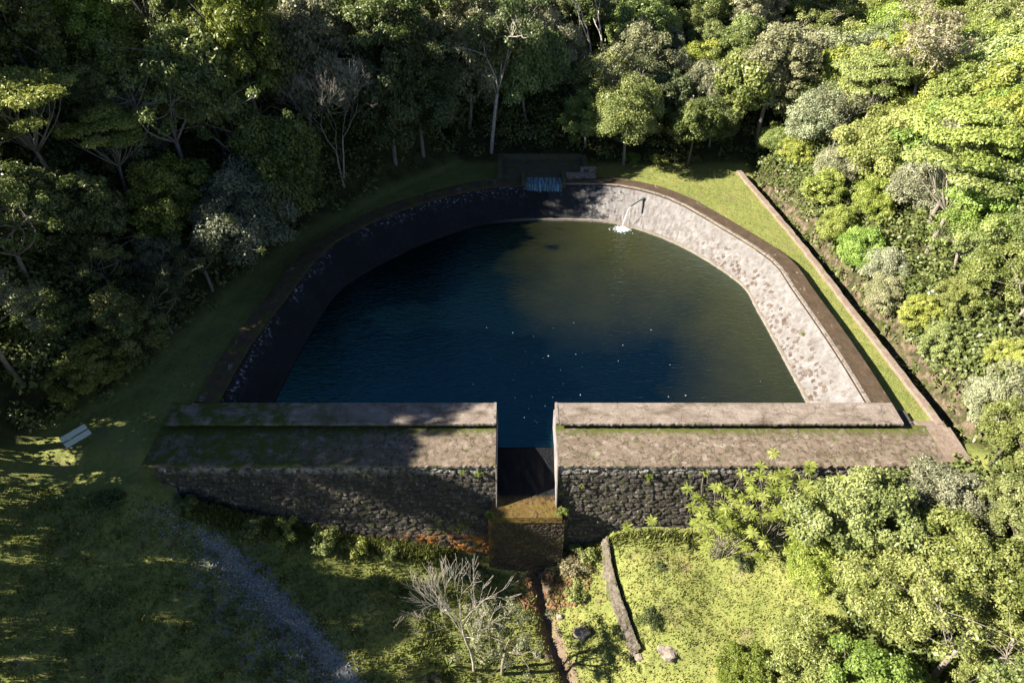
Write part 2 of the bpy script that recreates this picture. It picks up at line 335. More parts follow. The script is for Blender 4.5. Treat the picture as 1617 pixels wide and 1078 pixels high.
def D(x, y):
    x = np.asarray(x, float); y = np.asarray(y, float); z = np.full(x.shape, _w[_n])
    for (cx, cy, cz), wt in zip(ctrl, _w[:_n]): z = z + wt*np.sqrt((x-cx)**2+(y-cy)**2 + .01)
    return z
STREAM = [(1.6,23.4),(1.9,21.6),(2.2,20),(2.8,18.6),(3.3,17.2),(3.9,15.5),(4.2,13)]
def seg_dist(x, y, P):
    x = np.asarray(x, float); y = np.asarray(y, float); best = np.full(np.broadcast(x, y).shape, 1e9)
    for (x0, y0), (x1, y1) in zip(P[:-1], P[1:]):
        dx, dy = x1-x0, y1-y0; t = np.clip(((x-x0)*dx+(y-y0)*dy)/(dx*dx+dy*dy), 0, 1)
        best = np.minimum(best, np.hypot(x-x0-t*dx, y-y0-t*dy))
    return best
RET = [(5.8,24.3),(5.92,22.6),(6.25,20.6),(6.75,18.9),(7.1,18.0)]    # low retaining wall below the dam, right of the stream
def G(x, y):
    x = np.asarray(x, float); y = np.asarray(y, float)
    wgt = sstep(25.3, 27.2, y)
    z = D(x, y)*(1-wgt) + U(x, y)*wgt
    # terrace step at the retaining wall
    rx = np.interp(y, [p[1] for p in RET[::-1]], [p[0] for p in RET[::-1]])
    z = z + .8*sstep(-.15, .25, x-rx)*(1-sstep(1.5, 6, x-rx))*sstep(16.8, 18, y)*sstep(26, 25, y)
    s = seg_dist(x, y, STREAM); z = z - .75*(1-sstep(.22, .5, s))
    nz = .10*np.sin(x*1.7+y*.9)*np.sin(y*1.3-x*.4) + .06*np.sin(x*3.9+2)*np.sin(y*4.3)
    z = z + nz*sstep(25, 22, y)
    return z
def G1(x, y): return float(G(np.array([x]), np.array([y]))[0])
def at(px, py, dz=0):      # ground point seen at a spot of the photograph
    z = -3.
    for _ in range(40):
        x, y = ray(px, py, z); z = z*.5 + (G1(x, y)+dz)*.5
    return x, y, G1(x, y)
# ------------------------------------------------------------------ ground sheet
def axis_pts(fine0, fine1, step, lo, hi, coarse):
    a = list(np.arange(fine0, fine1+.001, step)); s = step
    while a[-1] < hi: s = min(s*1.18, coarse); a.append(a[-1]+s)
    s = step
    while a[0] > lo: s = min(s*1.18, coarse); a.insert(0, a[0]-s)
    return np.array(a)
gx, gy = axis_pts(-27, 30, .28, -260, 260, 9), axis_pts(13, 67, .28, -60, 330, 9)
X, Y = np.meshgrid(gx, gy); Z = G(X, Y)
pool_outer = [tuple(p) for p in offset(Ts, .75)]
poly = [(-19.0, 26.6)] + pool_outer + [(23.0, 26.6)]
inside = in_poly(X, Y, poly)
Z = np.where(inside, -4.6, Z)
Z = np.where((Y > 24.75) & (Y < 27.2) & (X > -19.5) & (X < 23) & ~inside, np.minimum(Z, -4.6), Z)
wx = np.interp(Y, WALLX_Y, WALLX_X); t = X - wx
soil = .47*sstep(.6, 1.2, t)*(1-sstep(2.8, 4.4, t))*sstep(65, 61, Y)*sstep(26, 28, Y)
soil = np.maximum(soil, .62*(1-sstep(.4, 1.3, seg_dist(X, Y, STREAM)))*(Y < 23.8))
PATH = [(-19.5,25.2),(-18.3,23.4),(-15.8,21.8),(-13.6,20.2),(-11.6,18.8),(-9.6,17.2),(-7,14.5),(-5,11)]
pd = seg_dist(X, Y, PATH)
gravel = .5*(1-sstep(.1, 1.3, pd)) + .44*(1-sstep(1.2, 3.4, seg_dist(X, Y, [(-16,20.5),(-12.5,17.5),(-9,14)])))
gravel = np.clip(gravel, 0, 1)
dl = np.interp(Y, LB_Y, LB_X) - X
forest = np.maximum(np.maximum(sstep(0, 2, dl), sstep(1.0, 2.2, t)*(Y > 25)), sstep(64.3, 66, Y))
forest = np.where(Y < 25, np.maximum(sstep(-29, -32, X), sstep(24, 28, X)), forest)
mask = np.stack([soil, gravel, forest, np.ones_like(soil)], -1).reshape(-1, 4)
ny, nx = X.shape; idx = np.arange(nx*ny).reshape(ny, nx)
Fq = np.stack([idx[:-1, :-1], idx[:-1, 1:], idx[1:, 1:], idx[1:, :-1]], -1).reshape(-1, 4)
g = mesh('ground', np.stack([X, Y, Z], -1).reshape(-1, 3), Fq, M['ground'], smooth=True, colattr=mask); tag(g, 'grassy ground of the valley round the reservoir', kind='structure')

# ------------------------------------------------------------------ pool water
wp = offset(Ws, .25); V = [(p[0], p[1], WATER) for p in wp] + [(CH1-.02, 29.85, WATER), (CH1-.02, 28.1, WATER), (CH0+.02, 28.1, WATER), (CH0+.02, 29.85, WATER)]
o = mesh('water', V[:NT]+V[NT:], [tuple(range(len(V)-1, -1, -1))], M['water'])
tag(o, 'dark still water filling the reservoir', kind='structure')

# ------------------------------------------------------------------ pool wall (lining, coping, curb)
pw = tag(empty('reservoir_wall', (0, 52, -.8)), 'curved stone wall with sloping inner face round the pool', 'wall')
pw_loc = np.array([0, 52, -.8])
def strip(name, rows, m, parent, ploc, smooth=False, var=None):
    """rows: list of Nx3 arrays, quads between successive rows"""
    rows = [np.asarray(r) - ploc for r in rows]; n = len(rows[0]); V = np.concatenate(rows); F = []
    for k in range(len(rows)-1):
        for i in range(n-1): F.append((k*n+i, (k+1)*n+i, (k+1)*n+i+1, k*n+i+1))
    return mesh(name, V, F, m, parent, smooth=smooth)
def r3(P, z): return np.c_[P, np.full(len(P), z)]
rng = np.random.default_rng(4)
def lin(i0, i1, m):
    top = offset(Ts, -.10)[i0:i1]; bot = Ws[i0:i1]; rows = []
    for k in range(0, 13):
        f = k/12*1.35; p = top + (bot-top)*f; rows.append(r3(p, -.14 + (WATER+.14)*f))
    # densify along
    rows = [np.array([[np.interp(u, range(len(r_)), r_[:, c]) for c in range(3)] for u in np.linspace(0, len(r_)-1, (len(r_)-1)*8+1)]) for r_ in rows]
    for r_ in rows[1:]: r_ += rng.normal(0, .018, r_.shape)
    return strip('lining', rows, m, pw, pw_loc)
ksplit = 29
tag(lin(0, ksplit+1, M['lining_dark']), 'black sloping face with white drips under the coping')
tag(lin(ksplit, NT, M['lining']), 'whitewashed sloping rubble face in full sun')
# curb at the waterline
rows = [r3(offset(Ws, d), z) for d, z in ((.30, -1.95), (.16, -1.93), (.02, -1.95), (-.02, -2.4))]
strip('waterline_curb', rows, M['curb'], pw, pw_loc)
# coping, with an opening where the inlet pours in
def coping(i0, i1, nm):
    P = Ts[i0:i1]; rows = []
    P = np.array([[np.interp(u, range(len(P)), P[:, c]) for c in range(2)] for u in np.linspace(0, len(P)-1, (len(P)-1)*3+1)])
    for d, z in ((.0, -.16), (-.04, -.15), (-.04, -.01), (.0, .02), (1.44, .02), (1.48, -.01), (1.48, -.16), (1.38, -.17), (1.36, -1.2)): 
        q = r3(offset(P, d), z); q[:, 2] += rng.normal(0, .008, len(q)); rows.append(q)
    strip(nm, rows, M['coping'], pw, pw_loc)
coping(0, 28, 'coping'); coping(30, NT, 'coping')
rows = [r3(offset(Ts[30:NT], d), z) for d, z in ((-.06, -.02), (-.05, .045), (.16, .05), (.17, .0))]
strip('coping_rim', rows, M['rim'], pw, pw_loc)

# ------------------------------------------------------------------ dam
DL = np.array([.85, 27, 0])
dam = tag(empty('stone_dam', tuple(DL)), 'long stone dam with stepped concrete top and central spillway gap', 'dam')
def dbuild(mb, name, m, lab=None, smooth=False):
    mb.V = [tuple(np.array(v)-DL) for v in mb.V]; o = mb.build(name, m, dam, smooth)
    if lab: o['label'] = lab
    return o
# parapets: plan = rectangle joined to the coping at its outer end
for x0, x1, s in ((-20.9, CH0, 1), (CH1, 23.42, -1)):
    mb = MB(); a, b = (x0, x1)
    n = 150
    def prof(x): # top slab with small overhang
        j = float(rng.normal(0, .012))
        return [(x,28.42,-.6),(x,28.40,-.17),(x,28.10+j,-.15+j),(x,28.10+j,.0),(x,28.16+j,.035),(x,29.82,.035),(x,29.87,.0),(x,29.87,-.2),(x,29.80,-.22),(x,29.75,-3.6)]
    xs = np.linspace(a, b, n); V = []; F = []
    for x in xs: V += prof(x)
    k = 10
    for i in range(n-1):
        for j in range(k-1): F.append((i*k+j, i*k+j+1, (i+1)*k+j+1, (i+1)*k+j)[::-1])
    F.append(tuple(range(k))); F.append(tuple(range((n-1)*k, n*k))[::-1])
    mb.add(V, F); dbuild(mb, 'parapet', M['parapet'])
    # worn pale kerb line at the channel end
    mb = MB(); e = CH0 if s == 1 else CH1
    mb.box(min(e, e-s*.16), max(e, e-s*.16), 28.12, 29.86, .036, .06); dbuild(mb, 'edge_strip', M['rim'])
    # lower walkway
    wa, wb = (-21.2, CH0) if s == 1 else (CH1, 25.0)
    mb = MB(); V = []; F = []; xs = np.linspace(wa, wb, n)
    for x in xs:
        j = float(rng.normal(0, .012)); V += [(x,25.42,-.75),(x,25.36,-.72),(x,25.30+j*2,-.66),(x,25.32+j*2,-.53+j),(x,25.42,-.5),(x,28.45,-.5),(x,28.45,-1.4)]
    k = 7
    for i in range(n-1):
        for j in range(k-1): F.append((i*k+j, i*k+j+1, (i+1)*k+j+1, (i+1)*k+j)[::-1])
    F.append(tuple(range(k))); F.append(tuple(range((n-1)*k, n*k))[::-1])
    mb.add(V, F); dbuild(mb, 'walkway', M['walk'])
    # core with battered front
    ca, cb = (-20.6, CH0+.002) if s == 1 else (CH1-.002, 24.4)
    mb = MB(); mb.hexa([(ca,24.18,-9.6),(cb,24.18,-9.6),(cb,29.7,-9.6),(ca,29.7,-9.6),(ca,25.46,-.52),(cb,25.46,-.52),(cb,29.7,-.52),(ca,29.7,-.52)])
    dbuild(mb, 'core', M['mortar'])
    # channel side face
    mb = MB(); t0 = .06; xa, xb = (CH0, CH0+t0) if s == 1 else (CH1-t0, CH1)
    mb.hexa([(xa,24.42,-4.7),(xb,24.42,-4.7),(xb,29.8,-4.7),(xa,29.8,-4.7),(xa,25.34,-.54),(xb,25.34,-.54),(xb,29.8,-.54),(xa,29.8,-.54)])
    dbuild(mb, 'channel_wall', M['chwall'])
# masonry facing: rubble relief with irregular stones of real depth
def rubble(x0, x1, ztop, zbotf, posf, seed, cw=.56, chh=.33, step=.045, depth=.11, sag=.03):
    """relief grid over (u, v); posf(u, z) -> base point and outward normal; returns V, F, var"""
    r = np.random.default_rng(seed); us = np.arange(x0, x1, step); us[-1] = x1; H_ = ztop-zbotf; vs = np.arange(0, H_, step)
    Ug, Vg = np.meshgrid(us, vs); nu, nv = int((x1-x0)/cw)+4, int(H_/chh)+4
    px = (np.arange(nu)[None, :] + r.uniform(-.42, .42, (nv, nu)) + (np.arange(nv) % 2*.5)[:, None] - 1)*cw + x0
    pz = (np.arange(nv)[:, None] + r.uniform(-.36, .36, (nv, nu)) - 1)*chh
    sc_ = r.uniform(.65, 1.5, (nv, nu)); cv = r.random((nv, nu)); pr = r.uniform(.25, 1, (nv, nu)); tx = r.normal(0, .25, (nv, nu)); tz = r.normal(0, .3, (nv, nu))
    ci = np.clip(((Ug-x0)/cw+1).astype(int), 0, nu-1); ri = np.clip((Vg/chh+1).astype(int), 0, nv-1)
    d1 = np.full(Ug.shape, 9.); d2 = d1.copy(); best = np.zeros(Ug.shape, int)
    wob = .05*np.sin(Ug*9+Vg*5)+.04*np.sin(Vg*13-Ug*7)
    for a in (-2, -1, 0, 1, 2):
        for b in (-2, -1, 0, 1, 2):
            rr_, cc_ = np.clip(ri+a, 0, nv-1), np.clip(ci+b, 0, nu-1)
            d = (np.maximum(np.abs(Ug-px[rr_, cc_])/cw, np.abs(Vg-pz[rr_, cc_])/chh)*.6 + np.hypot((Ug-px[rr_, cc_])/cw, (Vg-pz[rr_, cc_])/chh)*.4)*sc_[rr_, cc_] + wob
            id_ = rr_*nu+cc_; same = id_ == best; m1 = (d < d1) & ~(same & (d1 < 9)); 
            d2 = np.where(m1, d1, np.where((d < d2) & (d > d1), d, d2)); best = np.where(m1, id_, best); d1 = np.where(m1, d, d1)
    e = sstep(.02, .30, d2-d1); du = (Ug-px.ravel()[best])/cw; dv = (Vg-pz.ravel()[best])/chh
    fine = r.normal(0, 1, Ug.shape); fine = (fine+np.roll(fine, 1, 0)+np.roll(fine, 1, 1)+np.roll(fine, -1, 0))/4
    h = e*depth*(pr.ravel()[best] + tx.ravel()[best]*du + tz.ravel()[best]*dv) + fine*.012 + sag*np.sin(Ug*.7)*np.sin(Vg*.9)
    P_ = posf(Ug, ztop-Vg, h); nr, nc_ = Ug.shape; ii = np.arange(nr*nc_).reshape(nr, nc_)
    F = np.stack([ii[:-1, :-1], ii[1:, :-1], ii[1:, 1:], ii[:-1, 1:]], -1).reshape(-1, 4); var = (cv.ravel()[best]*e)[:-1, :-1].ravel()
    keep = np.ones(len(F), bool); zz = P_[..., 2].reshape(-1); xx_ = P_[..., 0].reshape(-1)
    gz = G(us, np.full(len(us), 24.0))-.6; lim = np.broadcast_to(gz[None, :], Ug.shape).reshape(-1)
    if posf.__name__ == 'dampos': keep = zz[F[:, 0]] > lim[F[:, 0]]
    return P_.reshape(-1, 3), F[keep], var[keep]
def dampos(u, z, h): return np.stack([u, 25.42 + (z+.76)*.14 - h, z], -1)
def blockpos(u, z, h): return np.stack([u, 24.1 + (z+3.9)*.09 - h, z], -1)
def rbuild(dat, name, m, lab): 
    V, F, var = dat; o = mesh(name, V-DL, F, m, dam, var=var); o['label'] = lab
rbuild(rubble(-20.6, CH0, -.74, -9.2, dampos, 1), 'masonry_face', M['stone'], 'dark rubble face left of the spillway, partly shaded by trees')
rbuild(rubble(CH1, 24.4, -.74, -9.2, dampos, 2), 'masonry_face', M['stone'], 'dark rubble face right of the spillway')
rbuild(rubble(CH0-.46, CH1+.46, -3.88, -9.5, blockpos, 3, .3, .2, .035, .07, .01), 'spillway_face', M['wetstone'], 'wet mossy stone face below the spillway lip')
# spillway chute and block
mb = MB(); nsx = 10
ys = [28.3, 28.1, 27.6, 27.0, 26.4, 25.8, 25.3, 24.95, 24.35, 24.1, 24.0]; zs = [-2.35, -2.13, -2.4, -2.68, -2.95, -3.2, -3.4, -3.52, -3.62, -3.72, -4.1]
V = []; F = []
for i, (y, z) in enumerate(zip(ys, zs)):
    for j in range(nsx+1):
        e = .0 if i < 7 else .3
        V.append((CH0-e+(CH1-CH0+2*e)*j/nsx, y, z+(rng.normal(0, .03) if 2 < i < 9 else 0)))
for i in range(len(ys)-1):
    for j in range(nsx): a = i*(nsx+1)+j; F.append((a, a+nsx+1, a+nsx+2, a+1))
mb.add(V, F); dbuild(mb, 'spillway_floor', M['spillfloor'])
mb = MB(); mb.hexa([(CH0-.5,23.6,-9.6),(CH1+.5,23.6,-9.6),(CH1+.5,26,-9.6),(CH0-.5,26,-9.6),(CH0-.42,24.12,-3.9),(CH1+.42,24.12,-3.9),(CH1+.42,26,-3.9),(CH0-.42,26,-3.9)])
dbuild(mb, 'spillway_block', M['mortar'])
# pale end pad at the right end of the walkway
o = MB(); o.box(25.02, 26.5, 25.6, 28.3, -1.6, -.52); o.box(23.6, 26.4, 28.26, 28.9, -1.5, -.6)
dbuild(o, 'end_pad', M['pinkwall'])

# ------------------------------------------------------------------ low wall by the ditch
mb = MB(); n = 60; V = []; F = []
for i in range(n):
    y = 28.6 + (62.8-28.6)*i/(n-1); x = float(np.interp(y, WALLX_Y, WALLX_X)); j = float(rng.normal(0, .02)); h = -.55 + float(rng.normal(0, .02))
    V += [(x-.02+j, y, -1.1), (x+j, y, h), (x+.42+j, y, h+.01), (x+.45+j, y, -2.9)]
for i in range(n-1):
    for k in range(3): F.append((i*4+k, (i+1)*4+k, (i+1)*4+k+1, i*4+k+1))
F += [(0, 1, 2, 3), ((n-1)*4+3, (n-1)*4+2, (n-1)*4+1, (n-1)*4)]
mb.add(V, F); o = mb.build('low_wall', M['pinkwall']); tag(o, 'long low pinkish wall between the sunny lawn and the ditch', 'wall')

# ------------------------------------------------------------------ retaining wall below the dam
cum = [0]
for a, b in zip(RET[:-1], RET[1:]): cum.append(cum[-1]+math.dist(a, b))
def retpos(u, z, h):
    x = np.interp(u, cum, [p[0] for p in RET]); y = np.interp(u, cum, [p[1] for p in RET]); zt = G(x+.6, y)+.06; top = z > -.35
    zz = np.where(top, zt+h*.3, zt+(z+.35)); xx = np.where(top, x+.05+z*.2, x-.02+(z+.35)*.16-h); return np.stack([xx, y, zz], -1)
V, F, var = rubble(0, cum[-1], 0, -1.6, retpos, 6, .34, .24, .035, .2, .03)
o = mesh('retaining_wall', V, F, surf('retaining_stone', (.065, .055, .042), (.17, .145, .115), 2.5, [((.08, .065, .05), 3, .5, .62), (moss_tone, 2, .55, .68)], bump=.7, var=.25), var=var); tag(o, 'low dry-stone retaining wall edging the grass below the dam', 'wall')

# ------------------------------------------------------------------ inlet structure at the head of the pool
il = np.array([3, 60.5, -.8]); inl = tag(empty('inlet_weir', tuple(il)), 'dark low concrete inlet basin at the head of the pool', 'weir')
def ibuild(mb, name, m):
    mb.V = [tuple(np.array(v)-il) for v in mb.V]; return mb.build(name, m, inl)
M['inlet'] = surf('mossy_inlet_concrete', (.05, .045, .035), (.1, .085, .06), 1.5, [(moss_tone, 2, .5, .62)], bump=.5)
mb = MB(); mb.box(-1.4, -.9, 59.9, 64.2, -1.2, .55); mb.box(6.9, 7.4, 60.9, 64.2, -1.2, .45); mb.box(-.9, 6.9, 63.8, 64.2, -1.2, .6); ibuild(mb, 'basin_wall', M['inlet'])
mb = MB(); mb.box(-.9, 6.9, 59.9, 63.8, -1.2, .02); ibuild(mb, 'basin_floor', M['inlet'])
mb = MB(); mb.box(.9, 5.1, 58.55, 59.9, -1.2, .08); mb.box(.9, 1.28, 58.5, 61, .08, .34); mb.box(4.74, 5.1, 58.5, 61, .08, .34); ibuild(mb, 'weir_lip', M['inlet'])
mb = MB(); mb.box(5.2, 8.0, 59.9, 60.85, .03, .2); mb.box(6.6, 8.1, 60.95, 61.5, .03, .5); ibuild(mb, 'slab', M['rim'])
mb = MB(); V = []; F = []; nx_, nz_ = 40, 10
prof = [(59.9,.11),(59.2,.12),(58.6,.12),(58.4,.05),(58.28,-.12),(58.2,-.4),(58.14,-.8),(58.1,-1.2),(58.06,-1.4)]
for i, (y, z) in enumerate(prof):
    for j in range(nx_+1):
        V.append((1.3+3.4*j/nx_, y+(.03*math.sin(j*1.9)+.02*math.sin(j*4.1))*(i > 2), z))
for i in range(len(prof)-1):
    for j in range(nx_): a = i*(nx_+1)+j; F.append((a, a+nx_+1, a+nx_+2, a+1))
mb.add(V, F); o = mb.build('waterfall', M['fall'], smooth=True); tag(o, 'thin pale curtain of water pouring over the inlet weir', 'waterfall')

# ------------------------------------------------------------------ spout pipe, its jet and splash
pt = np.array([12.0, 56.65, -.42]); tip = np.array([10.75, 55.3, -.42])
pp = empty('spout_pipe', tuple(pt)); tag(pp, 'thin dark spout pipe sticking out of the white sloping wall', 'pipe')
mb = MB(); mb.tube([(0, 0, 0), tuple((tip-pt)*.5+[0, 0, .02]), tuple(tip-pt)], [.065]*3, 8); mb.build('tube', M['metal'], pp)
mb = MB(); mb.tube([(.12, .14, 0), (-.02, -.02, 0)], [.13, .13], 8); mb.build('flange', M['metal'], pp)
jet_end = np.array([9.95, 54.1, WATER])
mb = MB(); pts = []
for k in range(9):
    f = k/8; q = tip + (jet_end-tip)*f; q[2] = tip[2] + (WATER-tip[2])*f*f; pts.append(tuple(q))
mb.tube(pts, [.014+.014*k/8 for k in range(9)], 6); o = mb.build('water_jet', M['foam'], smooth=True); tag(o, 'thin jet of water arcing from the spout pipe', 'water jet')
mb = MB(); rs = random.Random(3)
for k in range(900):
    a = rs.uniform(0, 6.28); r = abs(rs.gauss(0, .32)); x, y = jet_end[0]+.05+math.cos(a)*r*1.25, jet_end[1]+math.sin(a)*r*.85; s = rs.uniform(.012, .05)
    z = WATER+.01+rs.uniform(0, .16)*math.exp(-r*3)
    mb.add([(x-s, y, z), (x, y-s*.7, z), (x+s, y, z+rs.uniform(0, .03)), (x, y+s*.7, z), (x, y, z+s*.8)], [(0,1,4),(1,2,4),(2,3,4),(3,0,4)])
o = mb.build('splash', M['foam']); tag(o, 'white splash on the water below the spout pipe', 'splash', kind='stuff')
# floating flecks
def fleck():
    mb = MB(); mb.add([(-.05,0,.012),(-.01,-.03,.014),(.05,-.005,.012),(.015,.03,.014)], [(0,1,2,3)]); mb.add([(-.05,0,.004),(-.01,-.03,.004),(.05,-.005,.004),(.015,.03,.004)], [(0,3,2,1),(0,1,2,3)]); return mb
base = None
for k in range(40):
    px, py = (rs.gauss(855, 45), rs.gauss(590, 35)) if k % 2 else (rs.gauss(900, 120), rs.uniform(440, 632))
    x, y = ray(px, py, WATER)
    if k < 5: px = rs.uniform(800, 870); x, y = ray(px, rs.uniform(640, 670), WATER)
    o = fleck().build('floating_leaf', M['foam']) if base is None else base.copy()
    if base is None: base = o
    else: col.objects.link(o)
    o.location = (x, y, WATER); o.rotation_euler = (0, 0, rs.uniform(0, 6)); s = rs.uniform(.35, 1.1); o.scale = (s, s*rs.uniform(.6, 1.2), 1)
    tag(o, 'tiny pale leaf floating on the dark pool water', 'leaf', 'pale leaves floating on the pool')

# ------------------------------------------------------------------ information board on the left grass
x, y, z = at(130, 706)
sg = tag(empty('information_board', (x, y, z), R(-30)), 'tilted two-plank board on posts beside the dark left lawn', 'sign')
# planks face up and towards the dam, running along local x
def plank(y0, z0):
    mb = MB(); a = R(55); L_ = .86; hw = .19
    c, s_ = math.cos(a), math.sin(a); P = []
    for dz in (-.03, .03):
        for ux, uy in ((-L_, -hw), (L_, -hw), (L_, hw), (-L_, hw)): P.append((ux, y0+uy*c-dz*s_, z0+uy*s_+dz*c))
    mb.hexa(P); return mb
sg.rotation_euler = (0, 0, R(52))
sg.scale = (.85, .85, .85)
plank(-.22, 1.05).build('plank', M['board'], sg); plank(.12, 1.36).build('plank', M['board'], sg)
for sx in (-.7, .7):
    mb = MB(); mb.tube([(sx, .05, -.3), (sx, .05, 1.05), (sx, .02, 1.22)], [.05, .05, .045], 6); mb.build('post', M['board_edge'], sg)
mb = MB(); mb.tube([(-.72, .02, 1.12), (.72, .02, 1.12)], [.04, .04], 6); mb.build('rail', M['board_edge'], sg)

# ------------------------------------------------------------------ foliage builders
def leaves(centers, radii, n_per, size, seed, aspect=.55, flat=1., up=.35, shell=.55, droop=0., cvar=None, low=-.45):
    """clumps of leaf-sized diamonds; returns V, F, var"""
    r = np.random.default_rng(seed); centers = np.asarray(centers, float); K = len(centers)
    radii = np.asarray(radii, float)
    if radii.ndim == 1: radii = np.stack([radii, radii, radii*flat], 1)
    cnt = np.maximum(6, (n_per*(radii[:, 0]/radii[:, 0].mean())**2).astype(int)); ci = np.repeat(np.arange(K), cnt); n = len(ci)
    d = r.normal(size=(n, 3)); d /= np.linalg.norm(d, axis=1)[:, None]
    d[:, 2] = np.where(d[:, 2] < low, -d[:, 2]*r.random(n), d[:, 2]); d /= np.linalg.norm(d, axis=1)[:, None]
    rr = shell + (1.08-shell)*r.random(n)**.6; rr = np.where(r.random(n) < .12, rr*1.22, rr); rr *= 1+.20*np.sin(d[:, 0]*5+ci*1.3)*np.cos(d[:, 1]*6+ci)
    p = centers[ci] + d*rr[:, None]*radii[ci]
    nrm = d*.75 + r.normal(size=(n, 3))*.55 + np.array([0, 0, up]); nrm /= np.linalg.norm(nrm, axis=1)[:, None]
    t = np.cross(nrm, r.normal(size=(n, 3))); t /= np.linalg.norm(t, axis=1)[:, None]
    t[:, 2] -= droop; t /= np.linalg.norm(t, axis=1)[:, None]; b = np.cross(nrm, t)
    s = size*(.65+.7*r.random(n)); a = (t*s[:, None])*.5; b = b*(s*aspect)[:, None]*.5
    fold = nrm*(s*.10)[:, None]
    V = np.stack([p-a, p+b+fold*.5, p+a-fold, p-b+fold*.5], 1).reshape(-1, 3); F = np.arange(4*n).reshape(n, 4)
    cv = r.random(K) if cvar is None else np.asarray(cvar); var = np.clip(.55*cv[ci] + .45*r.random(n), 0, 1)
    return V, F, var
def limb(rs, a, b, r0, r1, n=4, sag=.12):
    a, b = Vector(a), Vector(b); L_ = (b-a).length; pts = []; off = Vector((rs.uniform(-1, 1), rs.uniform(-1, 1), rs.uniform(-.3, .6)))*L_*sag
    for k in range(n+1):
        f = k/n; pts.append(a.lerp(b, f) + off*math.sin(math.pi*f)); 
    return pts, [r0+(r1-r0)*k/n for k in range(n+1)]
PROTO = {}
def finish(key, trunk_mb, leafdata, bark, shape):
    t_o = trunk_mb.build('trunk', bark, None, True) if trunk_mb else None
    c_o = None
    if leafdata:
        V = np.concatenate([l[0] for l in leafdata]); off = 0; Fs = []
        for l in leafdata: Fs.append(l[1]+off); off += len(l[0])
        c_o = mesh('crown', V, np.concatenate(Fs), M['leaf'], var=np.concatenate([l[2] for l in leafdata]))
    PROTO[key] = [t_o, c_o, shape, False]
def make_round(key, seed, H=8, Rr=3., nc=34, cr=(.6, 1.0), n_per=430, size=.24, squash=.8, low=-.3, bark='bark', flat=.8, shape='rounded', droop=0, irregular=.25):
    if key != 'coarse': nc = int(nc*1.5); cr = (cr[0]*.62, cr[1]*.98); n_per = int(n_per*.95); size *= .8; irregular += .15
    rs = random.Random(seed); mb = MB(); zc = H-Rr*squash; C = []; Rd = []
    top = Vector((rs.uniform(-.3, .3), rs.uniform(-.3, .3), zc-.2*Rr)); p, r_ = limb(rs, (0, 0, -.6), top, .035*H*.7, .1, 5, .05); mb.tube(p, r_, 7)
    lob = [rs.uniform(0, 6.28) for _ in range(3)]
    for k in range(nc):
        f = (k+.5)/nc; zz = 1-f*(1-low); a = k*2.39996+rs.uniform(-.3, .3); q = math.sqrt(max(0, 1-zz*zz))
        ir = 1+irregular*(math.sin(2*a+lob[0])*.6+math.sin(3*a+lob[1])*.4+rs.uniform(-.4, .4))
        c = Vector((math.cos(a)*q*Rr*.82*ir, math.sin(a)*q*Rr*.82*ir, zc+zz*Rr*squash*.82*(1+rs.uniform(-.2, .15)))); C.append(c); Rd.append(rs.uniform(*cr)*Rr/3)
        if k % 3 == 0: p, r_ = limb(rs, p[rs.randint(3, 4)] if False else top, c, .05, .015, 4, .18); mb.tube(p, r_, 4, cap=False)
    # a few inner clumps to close the crown
    for k in range(nc//5): C.append(Vector((rs.uniform(-.4, .4)*Rr, rs.uniform(-.4, .4)*Rr, zc+rs.uniform(-.2, .4)*Rr*squash))); Rd.append(cr[1]*Rr/3)
    finish(key, mb, [leaves(C, Rd, n_per, size, seed, flat=flat, droop=droop)], M[bark], shape)
def make_umbrella(key, seed, H=9, Rr=3.2, n=20, size=.2, n_per=620, shape='flat-topped'):
    rs = random.Random(seed); mb = MB(); C = []; Rd = []; fork = Vector((0, 0, H*.45)); p, r_ = limb(rs, (0, 0, -.6), fork, .2, .13, 4, .05); mb.tube(p, r_, 7)
    for k in range(n):
        a = k*2.4+rs.uniform(-.4, .4); q = math.sqrt((k+.5)/n)*Rr*rs.uniform(.8, 1.1); z = H-.25*q-rs.uniform(0, 1.5)*(q/Rr)-.3
        c = Vector((math.cos(a)*q, math.sin(a)*q, z)); C.append(c); s = rs.uniform(.65, 1.15); Rd.append((s, s, s*.42))
        p, r_ = limb(rs, fork, c-Vector((0, 0, .2)), .06, .018, 5, .2); mb.tube(p, r_, 4, cap=False)
    finish(key, mb, [leaves(C, np.array(Rd), n_per, size, seed, up=.6, low=-.2)], M['bark'], shape)
def make_airy(key, seed, H=9, Rr=3., n=34, size=.2, n_per=150, shape='pale-limbed', bark='bark', cr=(.35, .7), spread=1.):
    rs = random.Random(seed); mb = MB(); C = []; Rd = []
    fork = Vector((rs.uniform(-.3, .3), rs.uniform(-.3, .3), H*.45)); p, r_ = limb(rs, (0, 0, -.6), fork, .19, .13, 4, .06); mb.tube(p, r_, 7)
    mains = []
    for k in range(6):
        a = k*1.05+rs.uniform(-.3, .3); e = fork+Vector((math.cos(a)*Rr*.55*spread, math.sin(a)*Rr*.55*spread, H*rs.uniform(.2, .38)))
        p, r_ = limb(rs, fork, e, .075, .04, 4, .2); mb.tube(p, r_, 5); mains.append(e)
    for k in range(n):
        e = mains[k % 6]; c = e+Vector((rs.gauss(0, .4)*Rr, rs.gauss(0, .4)*Rr, rs.uniform(-.08, .2)*H)); C.append(c); Rd.append(rs.uniform(*cr))
        p, r_ = limb(rs, e, c, .03, .010, 4, .22); mb.tube(p, r_, 4, cap=False)
    finish(key, mb, [leaves(C, Rd, n_per, size, seed, shell=.2, up=.3)], M[bark], shape)
